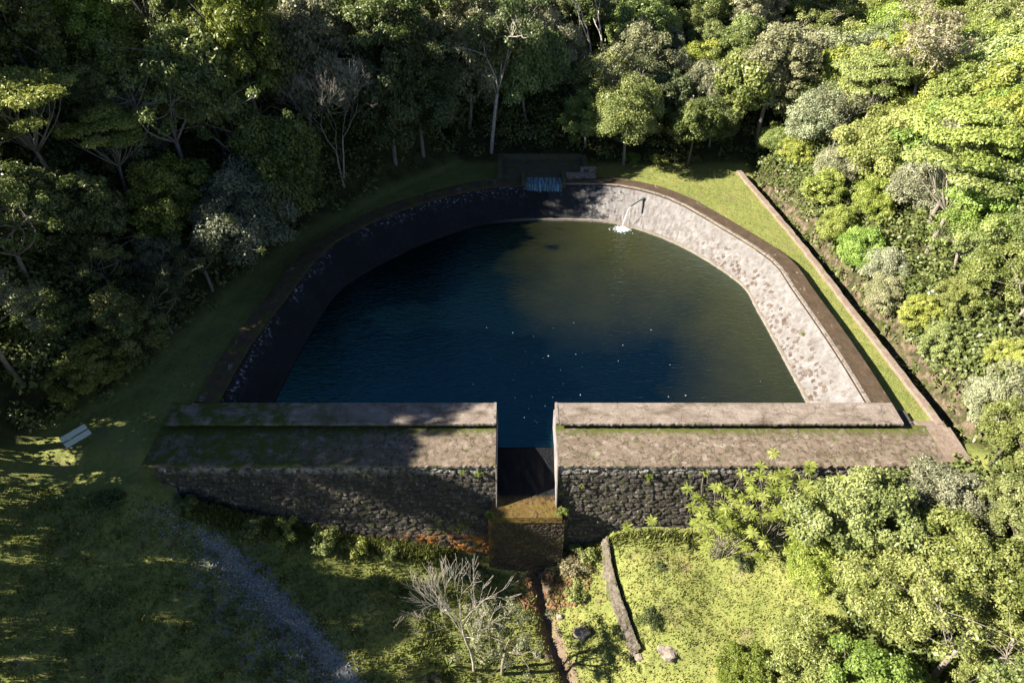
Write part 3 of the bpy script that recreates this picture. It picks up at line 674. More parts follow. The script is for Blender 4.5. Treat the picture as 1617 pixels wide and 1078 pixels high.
def grow(rs, mb, p, d, L_, r, depth, spread, tips, up=.12, minr=.008):
    n = 4; pts = [p.copy()]; rr = [r]; q = p.copy(); dd = d.copy()
    for k in range(n):
        dd = (dd + Vector((rs.gauss(0, .13), rs.gauss(0, .13), rs.gauss(0, .08)+up*.35))).normalized(); q = q + dd*L_/n; pts.append(q.copy()); rr.append(max(minr, r*(1-.4*(k+1)/n)))
    mb.tube(pts, rr, 6 if r > .05 else 3, cap=False)
    if depth == 0: tips.append(q); return
    for k in range(rs.choice((2, 3, 3)) if depth > 1 else 4):
        ax = Vector((rs.gauss(0, 1), rs.gauss(0, 1), rs.gauss(0, .4))); ax -= ax.dot(dd)*dd; ax.normalize()
        nd = (dd*math.cos(spread) + ax*math.sin(spread)*rs.uniform(.7, 1.3)).normalized()
        st = pts[-1] if k < 2 else pts[rs.randint(2, 3)]
        grow(rs, mb, st, nd, L_*rs.uniform(.62, .82), rr[-1]*rs.uniform(.6, .8), depth-1, spread, tips, up, minr)
def make_bare(key, seed, H=7, r=.09, depth=6, spread=.5, trunks=1, bark='bark_white', lean=(0, 0), shape='leafless', first=.33, leafy=0, up=.12):
    rs = random.Random(seed); mb = MB(); tips = []
    for k in range(trunks):
        d = Vector((lean[0]+(.42*(k-.35) if trunks > 1 else 0), lean[1], 1)).normalized()
        grow(rs, mb, Vector((0, 0, -.5)) if k == 0 else Vector((.05, 0, H*.1)), d, H*first, r*(1-.15*k), depth, spread, tips, up)
    ld = None
    if leafy: ld = [leaves([t_ for t_ in tips], [.22+.2*rs.random() for _ in tips], leafy, .2, seed, shell=.1)]
    finish(key, mb, ld, M[bark], shape)
make_round('round_a', 11, 7.4, 3.2, 46, (.6, 1.0), 420, squash=.85, low=-.6, size=.21); make_round('round_b', 12, 8, 3.3, 56, (.5, .9), 360, squash=.95, low=-.7, irregular=.35)
make_round('round_c', 13, 7, 3.1, 38, (.7, 1.1), 460, squash=.85, low=-.65); make_round('round_d', 14, 7.8, 3.2, 64, (.42, .75), 290, .26, squash=.9, low=-.65, irregular=.4)
make_round('fine_a', 15, 7, 2.6, 60, (.4, .7), 330, .19, squash=1.05, low=-.6, bark='bark_dark', shape='bushy', irregular=.4)
make_round('fine_b', 16, 6.5, 2.7, 50, (.45, .8), 380, .18, squash=.95, low=-.6, shape='small-leaved', irregular=.35)
make_round('coarse', 17, 8, 2.9, 46, (.5, .85), 260, .29, squash=.9, shape='large-leaved', bark='bark_dark', low=-.6)
make_round('tall', 18, 11, 2.5, 46, (.6, .95), 330, .24, squash=1.6, low=-.7, shape='tall narrow', irregular=.35)
make_umbrella('umbrella_a', 21); make_umbrella('umbrella_b', 22, 10, 3.6, 26, .2, 560)
make_airy('airy_a', 31); make_airy('airy_b', 32, 8.5, 3.3, 46, .18, 120, shape='open twiggy', cr=(.3, .6)); make_airy('airy_c', 33, 10, 2.8, 60, .22, 110, bark='bark_white', cr=(.3, .75))
def make_fan(key, seed):
    rs = random.Random(seed); mb = MB(); tr = [(0, 0, -.5), (.02, 0, .7), (-.08, .05, 1.5), (-.3, .05, 2.3), (-.42, .05, 3.0), (-.5, .05, 4.0), (-.45, .05, 5.0)]
    mb.tube(tr, [.1, .088, .08, .07, .055, .035, .018], 7)
    for k in range(11):
        i = 3 + k*3//11; a = (-1.05, .8, -.6, 1.0, -.85, .45, -.3, .7, -1.1, .2, -.5)[k]; d = Vector((math.sin(a), rs.uniform(-.5, .5), math.cos(a))).normalized()
        grow(rs, mb, Vector(tr[i]).lerp(Vector(tr[i+1]), rs.random()), d, rs.uniform(1.2, 1.7), .032, 3, .42, [], .16, .007)
    finish(key, mb, None, M['bark_white'], 'leafless')
make_fan('bare_small', 47); make_bare('bare_big', 42, 13.5, .15, 6, .36, 2, first=.40, bark='bark_white', lean=(.02, 0), up=.16)
make_bare('bare_mid', 43, 7.5, .1, 5, .6, first=.32, bark='bark', leafy=9, shape='half-bare twiggy')
make_bare('tall_white', 44, 15, .2, 5, .38, 2, first=.42, leafy=38, lean=(.03, 0), shape='tall white-trunked')
def copyo(o, parent):
    c = o.copy(); col.objects.link(c); c.parent = parent; return c
TREES = []
def plant(key, x, y, s, colr, colname, rz=None, sz=1., z=None, name='forest_tree', label=None, cat='tree', group=None, tilt=(0, 0), bark=None):
    P_ = PROTO[key]; z = G1(x, y) if z is None else z
    r = empty(name, (x, y, z)); r.rotation_euler = (tilt[0], tilt[1], rnd.uniform(0, 6.28) if rz is None else rz); r.scale = (s, s, s*sz)
    for k in (0, 1):
        if P_[k] is None: continue
        if not P_[3]: o = P_[k]; o.parent = r
        else: o = copyo(P_[k], r)
        if k == 1: o.color = (*colr, 1)
    P_[3] = True
    tag(r, label, cat, group); TREES.append([r, key, colname, x, y, z, s, label])
    return r
rnd = random.Random(77)
PAL = {'olive green': (.225, .26, .08), 'yellow-green': (.27, .30, .065), 'mid green': (.17, .205, .06), 'dark green': (.10, .13, .05),
       'grey-green': (.245, .255, .14), 'brownish': (.25, .22, .12), 'bright green': (.20, .285, .06), 'straw-coloured': (.36, .33, .19)}
def pick(weights, g=1.):
    k = rnd.choices(list(weights), list(weights.values()))[0]; c = PAL[k]; j = rnd.uniform(.85, 1.15)*g
    return k, (c[0]*j*rnd.uniform(.93, 1.07), c[1]*j, c[2]*j*rnd.uniform(.85, 1.15))
# ------------------------------------------------------------------ particular trees
def sp(key, px, py, s, cname, label, **kw):
    x, y, z = at(px, py); c = PAL[cname]; return plant(key, x, y, s, c, cname, z=z, label=label, **kw)
sp('bare_big', 545, 296, .72, 'brownish', 'large leafless tree with forked white trunk behind the dark left lawn', rz=0, name='bare_tree')
sp('bare_small', 748, 1058, .95, 'brownish', 'small white leafless tree on the grass below the spillway', rz=0, sz=1.5, name='bare_tree')
sp('tall_white', 945, 150, .9, 'grey-green', 'tall white-trunked sparse tree behind the inlet weir', rz=0., name='pale_tree')
sp('tall_white', 800, 128, .78, 'straw-coloured', 'slender pale tree with feathery top, left of the tall white-trunked one', rz=2., name='pale_tree')
sp('bare_mid', 888, 196, 1., 'mid green', 'thin-trunked half-bare tree in the shade behind the inlet weir', rz=1., name='pale_tree')
sp('round_a', 985, 262, 1.0, 'olive green', 'sunlit round-crowned tree on a dark trunk at the far corner of the lawn', rz=2.2, sz=1.15, name='lawn_tree')
sp('coarse', 1085, 262, .8, 'mid green', 'bushy green tree at the far edge of the sunny lawn, beside the round-crowned one', name='lawn_tree')
sp('bare_mid', 1312, 262, 1.1, 'grey-green', 'grey leafless twiggy tree among green crowns above the low wall', rz=2., name='bare_tree')
r_ = sp('airy_c', 1418, 215, 1.0, 'straw-coloured', 'pale-trunked tree with orange-yellow flower heads on the right hillside', rz=.5, name='flowering_tree'); r_.children[1].color = (.42, .29, .02, 1)
sp('tall_white', 1490, 60, .6, 'brownish', 'reddish-white forked trunk at the top edge of the right forest', rz=1., name='pale_tree')
sp('umbrella_b', 100, 330, .95, 'yellow-green', 'bright yellow-green flat-topped tree near the left edge, larger of two', name='flat_topped_tree')
sp('umbrella_a', 215, 330, .85, 'yellow-green', 'bright yellow-green flat-topped tree standing right of its larger twin', name='flat_topped_tree')
sp('umbrella_b', 265, 130, 1.0, 'bright green', 'spreading layered green tree high on the left hillside', name='flat_topped_tree')
plant('fine_b', -28.4, 21.2, .95, (.2, .2, .085), 'straw-coloured', label='sunlit pale round bush-like tree at the left edge beside the sign board', name='lone_tree')
plant('airy_b', -29.5, 30.0, .95, PAL['grey-green'], 'grey-green', label='crooked tree with bent white limbs above the sign board', name='lone_tree', rz=1.2)
plant('round_b', -8.8, 63.8, 1.15, PAL['dark green'], 'dark green', label='dark round-crowned tree shading the left side of the inlet weir', name='lawn_tree', sz=1.1)
x, y, z = at(780, 1062)
plant('airy_b', x+.5, y, .6, PAL['grey-green'], 'grey-green', z=z, sz=1.2, label='slim grey-green young tree just right of the white leafless tree', name='young_tree', rz=2)
plant('fine_a', 11.6, 15.2, .62, (.17, .21, .035), 'bright green', label='round bright bush at the bottom edge below the retaining wall', name='bush')
# tall trees just outside the left edge whose shade falls across the lower slope and the walkway
for k, (x, y, s, sz) in enumerate([(-36.5, 25.4, 1.3, 1.35), (-35.5, 28.8, 1.2, 1.3), (-40, 27.2, 1.5, 1.3), (-38.5, 31, 1.3, 1.3), (-36, 16.2, .78, 1.4), (-37.5, 10.8, .82, 1.5), (-35, 5.8, .8, 1.5), (-37, 0.6, .9, 1.4), (-36, 14.0, .5, 1.9), (-34, 30.5, 1.2, 1.1), (-37, 21.2, 1.45, 1.15)]):
    plant('tall' if k < 10 else 'umbrella_b', x, y, s, PAL['mid green'], 'mid green', sz=sz, group='tall trees outside the left edge', label='tall broad tree outside the left edge of the picture, shading the lower slope')
for k, (x, y, s, key, cn, lab) in enumerate([(-33.6, 27.0, 1.15, 'round_b', 'mid green', 'broad green tree at the left edge shading the sign board'), (-34.5, 24.4, 1.05, 'tall', 'mid green', 'tall narrow tree at the left edge behind the sunlit pale one'), (-31.5, 24.6, .8, 'fine_a', 'dark green', 'dark bushy tree at the left edge right behind the sunlit pale one'), (-31.8, 17.6, .7, 'fine_b', 'dark green', 'dark bushy tree at the left edge in front of the sunlit pale one'),
        (-29.6, 14.8, .66, 'fine_a', 'mid green', 'shaded bushy tree low at the left edge'), (-27.8, 12.2, .6, 'fine_b', 'dark green', 'shaded small tree in the bottom left corner'), (-31, 27.6, .8, 'airy_b', 'grey-green', 'sparse grey tree behind the sign board'), (-33, 20.9, .75, 'fine_a', 'olive green', 'bushy olive tree at the very left edge below the crooked tree')]):
    plant(key, x, y, s, PAL[cn], cn, name='edge_tree', label=lab)
# ------------------------------------------------------------------ the forest
def side(x, y):
    dl = (float(np.interp(y, LB_Y, LB_X)) - x)*.85; dr = x - float(np.interp(y, WALLX_Y, WALLX_X)) - 2.5; db = y-65.5
    return dl, dr, db
pts = [(t_[3], t_[4], 1.4) for t_ in TREES]
bx, by = TREES[0][3], TREES[0][4]; pts += [(bx+.5, by-3, 3.2), (bx+2.5, by+.5, 2.6), (bx-1.5, by-1, 2.2)]
def free(x, y, sp_):
    return all((x-a)**2+(y-b)**2 > (sp_*.5+c)**2 for a, b, c in pts)
W_R = {'olive green': 6.5, 'yellow-green': 4, 'mid green': 1.4, 'grey-green': 1.3, 'brownish': .25, 'bright green': 1.2}
W_L = {'olive green': 4, 'yellow-green': 2.2, 'mid green': 3, 'dark green': 1, 'grey-green': 2.4, 'bright green': 1, 'brownish': .6}
W_B = {'olive green': 3, 'grey-green': 3, 'mid green': 2.5, 'yellow-green': 1, 'straw-coloured': .8, 'dark green': 1}
SH_FAR = {'round_a': 3, 'round_b': 3, 'round_c': 2.5, 'round_d': 3, 'umbrella_a': .5, 'umbrella_b': .4, 'airy_a': .2, 'airy_b': .5, 'airy_c': .3, 'tall': 1.2, 'coarse': 1., 'fine_a': 1.5, 'fine_b': 1.5}
SH_NEAR = {'fine_a': 3, 'fine_b': 2.5, 'round_d': 1.5, 'coarse': 1.2, 'airy_b': 2, 'airy_a': .6, 'airy_c': .8, 'round_b': .8}
nforest = 0
for attempt in range(16000):
    y = 6+104*rnd.random()**.9; x = rnd.uniform(-1, 1)*(26+.8*y)
    d = math.hypot(y, 30)
    if y > 25.5:
        dl, dr, db = side(x, y)
        if max(dl, dr, db) < (.9 if dl > dr else .1): continue
        if x > 0 and db > dr and dr < 0 and db < 1.5: continue
        sd = 'left' if dl >= max(dr, db) else ('back' if db >= dr else 'right'); dd = max(dl, dr, db)
    else:
        if x < 0: 
            continue
        else:
            lim = 16.4 + max(0, 22.5-y)*-.45 + (4.5 if y > 22.0 else 0) + (6 if y > 24.2 else 0); dd = x-lim; sd = 'right'
            if dd < 0: continue
    spc = 2.15+.0115*d if not (x > 20 and y > 26) else 1.75+.009*d if y > 25.5 else 2.9
    if not free(x, y, spc): continue
    z = G1(x, y); near = d < 52
    px, py = proj(x, y, z+6); px2, py2 = proj(x, y, z)
    caster = x < -20 and px > -260 and 26 < y < 60
    if not (-70 < px < 1690 and py > -75 and py < 1230) and not caster: continue
    if py < -75: continue
    key = rnd.choices(list(SH_NEAR if near else SH_FAR), list((SH_NEAR if near else SH_FAR).values()))[0]
    cn, cc = pick(W_R if sd == 'right' else W_L if sd == 'left' else W_B, (1.32 if y > 26 else 1.12) if sd == 'right' else (1.2 if dd > 13 else .8) if sd == 'left' else 1.2)  # sun and shade put into leaf colour: brighter right, dimmer low left
    s = rnd.uniform(.72, 1.02) if not near else rnd.uniform(.62, .95)
    if sd == 'right' and dd < 3.2: s *= (.66 if key != 'tall' else .5) if y > 26 else .85
    elif sd == 'right' and y > 26: s *= 1.08
    if sd == 'left' and y > 25: s *= 1.12 if y < 44 else 1.25
    if sd == 'back': s *= 1.15
    tall_edge = sd in ('left', 'back') and dd < 9 and x < 7 and y > 46
    sz = 1.
    if x < -33 and y < 34: s = rnd.uniform(1.2, 1.45); sz = 1.3
    if tall_edge: s = max(s, 1.05)*1.12; sz = 1.35
    plant(key, x, y, s, cc, cn, sz=sz*rnd.uniform(.9, 1.12), z=z-(1.2 if sd != 'left' else 1.8)*(y > 26), tilt=(rnd.uniform(-.12, .12), rnd.uniform(-.12, .12))); TREES[-1].append((sd, dd, px, py))
    pts.append((x, y, spc*.5)); nforest += 1
    if nforest > 288: break
print('forest trees', nforest, 'of', len(TREES), attempt)
for P_ in PROTO.values():      # kinds that found no place are not left at the origin
    if not P_[3]:
        for o_ in P_[:2]:
            if o_: bpy.data.objects.remove(o_)
# labels that single each forest tree out
from collections import defaultdict
def region(sd, dd, x, y, px, py):
    if px < -40 or px > 1660: return None
    ht = 'foot of' if dd < 6 else 'low on' if dd < 14 else 'midway up' if dd < 26 else 'high on'
    if sd == 'back': return f'{ht} back slope ' + ('left of the weir' if x < -2 else 'behind the weir' if x < 9 else 'beyond the lawn')
    al = 'below the dam' if y < 25 else 'by the dam' if y < 36 else 'beside the pool' if y < 50 else 'near pool head' if y < 64 else 'beyond the pool'
    return f'{ht} {sd} hillside {al}'
grp = defaultdict(list)
for t_ in TREES:
    if t_[7]: continue
    r, key, cn, x, y, z, s, _, (sd, dd, px, py) = t_
    reg = region(sd, dd, x, y, px, py)
    if reg is None: reg = f'outside the {"left" if px < 0 else "right"} picture edge' + (' below the dam' if y < 25 else ' by the pool' if y < 55 else ' beyond the pool')
    shp = PROTO[key][2]; grp[(f'{cn} {shp} tree', reg)].append((px, r, sd))
for (a, b), L_ in grp.items():
    L_.sort(key=lambda q: q[0]); n = len(L_); names = ['leftmost', 'second', 'third', 'fourth', 'fifth', 'sixth', 'seventh', 'eighth', 'ninth', 'tenth']
    for i, (px, r, sd) in enumerate(L_):
        a = a.replace(' tree', ' tree') ; lab = f'{a} {b}' if n == 1 else (f'{a} {b}, {"left" if i == 0 else "right"} one of two' if n == 2 else (f'{names[i]} {a} {b}' if i == 0 else f'{names[min(i, 9)]} from left {a} {b}'))
        if len(lab.replace('-', ' ').split()) > 16: lab = lab.replace('the ', '').replace('midway up', 'on')
        tag(r, lab, 'tree', f'forest trees on the {sd} slope')
for i, t_ in enumerate(TREES):
    if t_[0].name.startswith('forest_tree'): pass

# ------------------------------------------------------------------ ground cover under the forest
r = np.random.default_rng(9); C = []; Rd = []
while len(C) < 5200:
    y = r.uniform(8, 112); x = r.uniform(-1, 1)*(22+.85*y)
    if y > 25.5:
        if max(side(x, y)) < (.6 if x < 5 else -.2): continue
    elif not (x < -29.0 or x > 17.5): continue
    z = G1(x, y); px, py = proj(x, y, z)
    if not (-60 < px < 1680 and -60 < py < 1130): continue
    s = r.uniform(.35, 1.25)*(1 if y < 70 else 1.4)*(.6 if y > 25 and max(side(x, y)) < 2.5 else 1); C.append((x, y, z+.1+.5*s)); Rd.append((s, s, s*r.uniform(.5, .9)))
for k in range(420):
    y = r.uniform(27, 63); wx_ = np.interp(y, WALLX_Y, WALLX_X); x = wx_+abs(r.normal(3.2, 1.1))
    if x-wx_ < 1.3 and r.random() < .6: continue
    s = r.uniform(.3, .95)*min(1, .3+(x-wx_)*.22); C.append((x, y, G1(x, y)+.35*s)); Rd.append((s, s, s*.7))
V, F, var = leaves(C, np.array(Rd), 75, .30, 5, up=.5)
o = mesh('undergrowth', V, F, M['under'], var=var); tag(o, 'low dense leafy undergrowth covering the forest floor', 'undergrowth', kind='stuff')
# ------------------------------------------------------------------ bank shrubs and grass
def tufts(n, sampler, h, seed, wd=.03, blades=3):
    r = np.random.default_rng(seed); P_ = sampler(r, n); n = len(P_); P_ = np.repeat(P_, blades, 0); m = len(P_)
    P_ = P_ + np.c_[r.normal(0, .07, (m, 2)), np.zeros(m)]; hh = h*(.5+r.random(m)); a = r.uniform(0, 6.28, m); ln = r.uniform(.1, .6, m)*hh
    w_ = np.c_[np.cos(a+1.57), np.sin(a+1.57), np.zeros(m)]*wd*(.7+.8*r.random(m))[:, None]; tip = P_ + np.c_[np.cos(a)*ln, np.sin(a)*ln, hh]
    mid = P_ + (tip-P_)*.5 + np.c_[np.zeros((m, 2)), hh*.12]
    V = np.stack([P_-w_, P_+w_, mid+w_*.8, tip, mid-w_*.8], 1).reshape(-1, 3); F = np.arange(5*m).reshape(m, 5)
    return V, F, r.random(m)
def samp_down(r, n):
    x = r.uniform(-30, 22, n*2); y = 24.3 - 13*r.random(n*2)**1.0; ok = (seg_dist(x, y, PATH) > .5) & (seg_dist(x, y, STREAM) > .35) & ~((y > 23.4) & (x > -1.6) & (x < 3.3))
    x, y = x[ok][:n], y[ok][:n]; return np.c_[x, y, G(x, y)-.02]
V, F, var = tufts(42000, samp_down, .085, 3); o = mesh('rough_grass', V, F, M['grassblade'], var=var); tag(o, 'rough grass on the slope below the dam', 'grass', kind='stuff')
def samp_weed(r, n):
    k = 260; cx = r.uniform(-27, 4.5, k); cy = r.uniform(13.5, 24, k); i = r.integers(0, k, n); sp_ = .12+.25*r.random(k)
    x = cx[i]+r.normal(0, 1, n)*sp_[i]; y = cy[i]+r.normal(0, 1, n)*sp_[i]; ok = (seg_dist(x, y, STREAM) > .35) & (seg_dist(x, y, PATH) > .25) & (y < 24.2) & ~((y > 23.3) & (x > -1.6) & (x < 3.3)); x, y = x[ok], y[ok]; return np.c_[x, y, G(x, y)-.03]
V, F, var = tufts(3500, samp_weed, .2, 8, .03); o = mesh('weeds', V, F, M['grassblade'], var=var); tag(o, 'scattered clumps of taller weeds in the rough grass', 'weeds', kind='stuff')
def samp_foot(r, n):
    x = np.concatenate([r.uniform(-19, -3.5, n*2//3), r.uniform(3.4, 22, n//9)]); y = 24.45 - np.abs(r.normal(0, .45, len(x))); return np.c_[x, y, G(x, y)-.03]
V, F, var = tufts(7000, samp_foot, .34, 4, .03); o = mesh('tall_grass', V, F, M['grassblade'], var=var); tag(o, 'taller tangled grass along the foot of the dam', 'grass', kind='stuff')
def samp_lawn(r, n):
    x = r.uniform(-29, 27, n*3); y = r.uniform(28.5, 66, n*3); wxx = np.interp(y, WALLX_Y, WALLX_X)
    outer = [tuple(p) for p in offset(Ts, 1.6)]; ok = ~in_poly(x, y, [(-20.6, 27)]+outer+[(23.8, 27)]) & (x < wxx-.05) & (x > np.interp(y, LB_Y, LB_X)) & ~((x > -2) & (x < 8.5) & (y > 59) & (y < 64.6))
    x, y = x[ok], y[ok]; return np.c_[x, y, G(x, y)-.02]
V, F, var = tufts(14000, samp_lawn, .05, 6, .03); o = mesh('lawn_grass', V, F, M['grassblade'], var=var); tag(o, 'short mown grass round the pool', 'grass', kind='stuff')
def shrub_mesh(key, seed, n=14, R_=.9, size=.14, n_per=150, shape='shrub'):
    rs = random.Random(seed); C = []; Rd = []; mb = MB()
    for k in range(n):
        a = rs.uniform(0, 6.28); q = rs.uniform(0, 1)**.6*R_; c = Vector((math.cos(a)*q, math.sin(a)*q, rs.uniform(.15, .75)*R_*(1.2-q/R_*.6))); C.append(c); Rd.append(rs.uniform(.25, .42)*R_)
        p, r_ = limb(rs, (0, 0, -.1), c, .03, .01, 3); mb.tube(p, r_, 4, cap=False)
    t_o = mb.build('stem', M['bark_dark'], None); V, F, var = leaves(C, Rd, n_per, size, seed, shell=.2); c_o = mesh('foliage', V, F, M['leaf'], var=var)
    PROTO[key] = [t_o, c_o, shape, False]
shrub_mesh('shrub_a', 51); shrub_mesh('shrub_b', 52, 18, .9, .12, 110)
for i, (x, y, s, cn, lab) in enumerate([
    (-15.5, 23.9, .8, 'olive green', 'low shrub at the foot of the dam, leftmost of the row'), (-13.6, 24.0, .95, 'yellow-green', 'yellowish tangled shrub second from left at the dam foot'),
    (-11.6, 23.9, 1.05, 'olive green', 'widest tangled shrub at the foot of the left dam face'), (-9.6, 23.8, .8, 'yellow-green', 'small yellowish shrub below the middle of the left dam face'),
    (-7.6, 23.8, .6, 'olive green', 'small shrub nearest the spillway at the left dam foot'), (-2.2, 22.9, .7, 'dark green', 'dark shrub in the corner left of the spillway block'),
    (3.9, 23.5, 1.0, 'brownish', 'brownish shrub climbing the wall right of the spillway block'), (4.4, 24.0, .8, 'olive green', 'mossy green shrub against the wall right of the spillway block'),
    (-1.6, 21.4, .75, 'grey-green', 'grey-green shrub beside the stream below the spillway'), (3.9, 21.9, .7, 'olive green', 'green shrub on the right stream bank below the block'),
    (8.8, 22.2, .35, 'dark green', 'little dark bush on the sunny grass near the retaining wall'), (13.2, 21.9, .55, 'dark green', 'dark round bush alone on the sunny grass below the dam'),
    (7.9, 19.2, .7, 'dark green', 'dark bush leaning on the top of the retaining wall'), (-4.4, 16.7, .55, 'straw-coloured', 'dry straw-coloured tuft beside the shaded slope'),
    (-22.6, 23.4, .8, 'dark green', 'dark shrub on the shaded slope left of the dam end'), (-18.9, 24.3, .6, 'mid green', 'shrub under the left end of the dam walkway'),
    (.2, 16.9, .7, 'bright green', 'bright green bush at the bottom edge near the stream'), (5.6, 15.9, .8, 'bright green', 'bright green bush at the bottom edge right of the stream'),
    (12.0, 65.2, 1.0, 'bright green', 'bright low bush at the far edge of the sunny lawn'), (15.0, 65.0, .9, 'yellow-green', 'yellow-green low bush at the far edge of the sunny lawn'), (18.5, 65.3, .8, 'mid green', 'green low bush near the far corner of the sunny lawn')]):
    plant('shrub_a' if i % 2 else 'shrub_b', x, y, s, PAL[cn], cn, name='shrub', label=lab, cat='shrub', group='shrubs round the dam and lawn')
# tiny plants rooted in walls
for i, (x, y, z, s, lab) in enumerate([(20.9, 37.5, -.95, .32, 'small green plant growing on the white sloping wall'), (-1.9, 25.2, -1.1, .28, 'green plant in the wall top left of the spillway'),
    (-2.8, 25.2, -1.0, .2, 'tiny plant on the wall face left of the spillway, further from the edge'), (2.95, 24.3, -3.6, .35, 'leafy plant in the wall beside the spillway lip'),
    (7.9, 25.15, -1.3, .22, 'tiny plant in the middle of the right dam face'), (4.1, 25.1, -2.1, .18, 'tiny yellow plant on the right dam face near the spillway'), (-1.3, 24.3, -3.8, .3, 'mossy plant at the left end of the spillway lip')]):
    plant('shrub_a', x, y, s, (.15, .2, .03), 'bright green', z=z, name='wall_plant', label=lab, cat='plant', group='plants rooted in the walls')
# star-leaved young tree in front of the right dam face: whorls on long stems
def star_tree(x, y, n, spreadx, H, label, rz=0):
    z = G1(x, y); r = tag(empty('star_leaved_tree', (x, y, z)), label, 'tree'); rs = random.Random(int(x*10)); mb = MB(); V = []; F = []; var = []
    for k in range(n):
        e = Vector((rs.gauss(0, spreadx), rs.gauss(0, spreadx*.6), H*rs.uniform(.45, 1.0))); p, q = limb(rs, (rs.uniform(-.5, .5), rs.uniform(-.3, .3), -.2), e, .022, .010, 5, .12)
        if k % 2: mb.tube(p, q, 4)
        else: mb.tube(p[3:], q[3:], 4)
        cv = rs.random()
        for m_ in range(16):
            a = 6.283*m_/16+rs.uniform(-.1, .1); el = rs.uniform(-.25, .5); d = Vector((math.cos(a)*math.cos(el), math.sin(a)*math.cos(el), math.sin(el))); L_ = rs.uniform(.34, .5)
            s_ = d.cross(Vector((0, 0, 1))).normalized()*.055; b = len(V)
            V += [tuple(e), tuple(e+d*L_*.55+s_), tuple(e+d*L_-Vector((0, 0, .08))), tuple(e+d*L_*.55-s_)]; F.append((b, b+1, b+2, b+3)); var.append(.5*cv+.5*rs.random())
    mb.build('stems', M['bark'], r, True); o = mesh('crown', V, np.array(F), M['leaf'], r, var=var); o.color = (.27, .31, .07, 1); return r
star_tree(12.2, 22.7, 62, 1.5, 5.4, 'star-leaved young tree in front of the right dam face, nearer the spillway')
star_tree(14.8, 23.0, 60, 1.3, 6.2, 'taller star-leaved young tree partly covering the right dam walkway')
# palm-like rosettes at the right edge, agave at the bottom
def rosette(name, x, y, z, n, L_, wd, colr, label, cat, droop=.6, stem=0., seed=1):
    r = tag(empty(name, (x, y, z)), label, cat); rs = random.Random(seed); V = []; F = []; var = []
    if stem:
        mb = MB(); mb.tube([(0, 0, -.3), (.05, 0, stem*.5), (0, 0, stem)], [.1, .08, .07], 7); mb.build('trunk', M['bark'], r, True)
    for k in range(n):
        a = k*2.4; el = rs.uniform(.1, 1.2); d = Vector((math.cos(a), math.sin(a), 0)); s_ = Vector((-math.sin(a), math.cos(a), 0)); l = L_*rs.uniform(.75, 1.1); prev = None; v = rs.random()
        for j in range(5):
            f = j/4; p = Vector((0, 0, stem)) + d*l*(f*math.cos(el)) + Vector((0, 0, l*(math.sin(el)*f - droop*f*f*.7))); w_ = wd*math.sin(math.pi*(.12+.86*f)); b = len(V)
            V += [tuple(p-s_*w_), tuple(p-Vector((0, 0, w_*.3))), tuple(p+s_*w_)]
            if j: F += [(b-3, b-2, b+1, b), (b-2, b-1, b+2, b+1)]; var += [v, v]
    o = mesh('leaves', V, np.array(F), M['leaf'], r, var=var); o.color = (*colr, 1); return r
for k, (px, py, dz, lab) in enumerate([(1590, 885, 4.6, 'large-leaved rosette tree at the right edge, largest of the group'), (1545, 925, 3.9, 'rosette tree left of the largest one at the right edge'), (1612, 945, 4.0, 'rosette tree below the largest one at the right edge')]):
    z = -3. + dz
    x, y = ray(px, py, z); g_ = G1(x, y); rosette('rosette_tree', x, y, g_, 26, 1.0, .12, (.2, .21, .09), lab, 'tree', .8, max(.5, z-g_), k)['group'] = 'rosette trees at the right edge'
x, y, z = at(706, 1052); rosette('agave', x, y, z, 16, .75, .06, (.16, .2, .04), 'spiky agave at the bottom edge beside the white leafless tree', 'plant', .15, 0, 7)

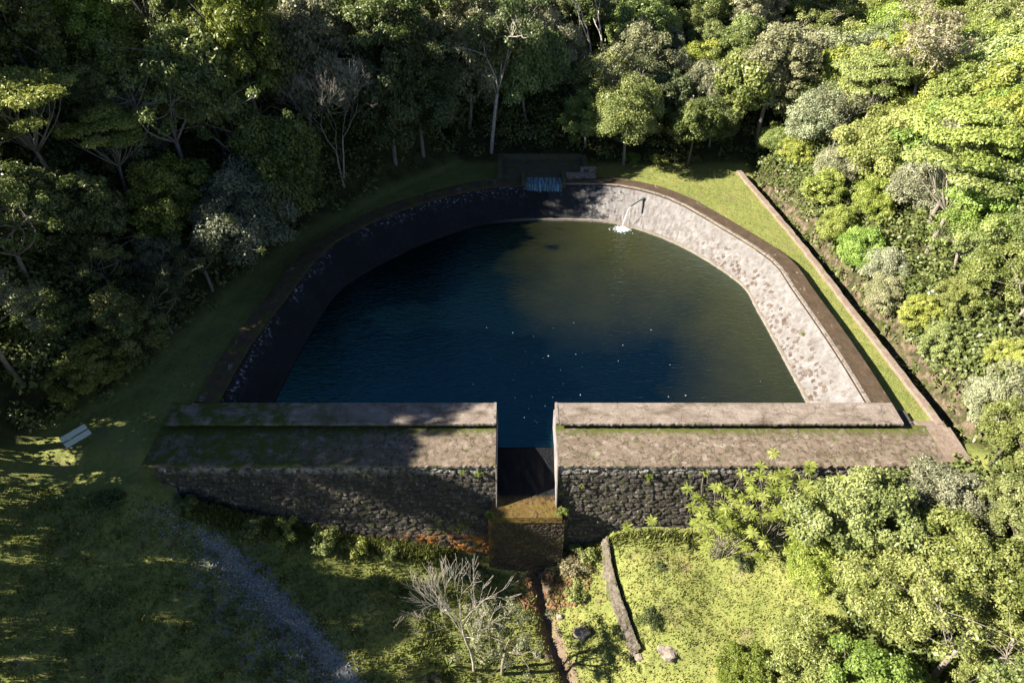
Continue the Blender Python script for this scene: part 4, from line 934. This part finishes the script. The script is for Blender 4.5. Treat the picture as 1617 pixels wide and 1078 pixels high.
# ------------------------------------------------------------------ rocks
def rock(x, y, s, label, m='rock', seed=0, h=.7, name='rock', group=None):
    import bmesh
    bm = bmesh.new(); bmesh.ops.create_icosphere(bm, subdivisions=3, radius=1); rs = random.Random(seed); ph = [rs.uniform(0, 6) for _ in range(6)]
    for v in bm.verts:
        c = v.co; k = 1+.22*math.sin(c.x*3+ph[0])*math.cos(c.y*2.5+ph[1])+.14*math.sin(c.z*5+ph[2]+c.x*4)+.06*math.sin(c.y*9+ph[3]); v.co = Vector((c.x*k*s, c.y*k*s*.8, c.z*k*s*h))
    me = bpy.data.meshes.new(name); bm.to_mesh(me); bm.free(); me.materials.append(M[m]); o = bpy.data.objects.new(name, me); col.objects.link(o)
    o.location = (x, y, G1(x, y)+s*h*.35); tag(o, label, 'rock', group); return o
x, y, _ = at(918, 1001); rock(x, y, .42, 'dark pointed boulder on the sunny grass left of the retaining wall', seed=3, h=1.0)
x, y, _ = at(884, 974); rock(x, y, .24, 'pale rock above the dark boulder', seed=4)
x, y, _ = at(848, 1034); rock(x, y, .26, 'pale rock left of the stream trench', seed=5)
x, y, _ = at(1055, 1030); rock(x, y, .55, 'flat pale rock at the lower end of the retaining wall', seed=6, h=.4)
x, y, _ = at(1010, 1036); rock(x, y, .35, 'small pale rock between the trench and the retaining wall', seed=7, h=.5)
rs = random.Random(6)
mb = MB()
for k in range(420):
    x = rs.gauss(2.3, 1.0); y = rs.uniform(21.3, 23.5); 
    if x < .2 or seg_dist(x, y, STREAM) < .2: continue
    s = rs.uniform(.05, .17); z = G1(x, y)+s*.3; ph = rs.uniform(0, 6)
    V = [(x+s*math.cos(ph+k_*1.571)*rs.uniform(.8, 1.2), y+s*math.sin(ph+k_*1.571)*rs.uniform(.7, 1.1), z+rs.uniform(-.02, .02)) for k_ in range(4)]
    mb.add(V+[(x, y, z+s*.7)]+[(v[0], v[1], z-s) for v in V], [(0,1,4),(1,2,4),(2,3,4),(3,0,4),(5,6,1,0),(6,7,2,1),(7,8,3,2),(8,5,0,3)], rs.random())
o = mb.build('rubble', M['rustrock']); tag(o, 'rust-orange broken rubble in the pit below the spillway', 'rubble', kind='stuff')
mb = MB()
for k in range(2600):
    u = rs.random(); i = rs.randint(0, len(PATH)-2); x = PATH[i][0]+(PATH[i+1][0]-PATH[i][0])*u+rs.gauss(-.5, 1.0); y = PATH[i][1]+(PATH[i+1][1]-PATH[i][1])*u+rs.gauss(-.3, .6)
    if y > 24: continue
    s = rs.uniform(.03, .1); z = G1(x, y)+s*.2; ph = rs.uniform(0, 6)
    V = [(x+s*math.cos(ph+k_*2.094), y+s*math.sin(ph+k_*2.094), z) for k_ in range(3)]
    mb.add(V+[(x+s*.2, y, z+s*.6)], [(0,1,3),(1,2,3),(2,0,3)], rs.random())
o = mb.build('gravel', M['gravel']); tag(o, 'blue-grey loose gravel along the shaded track', 'gravel', kind='stuff')
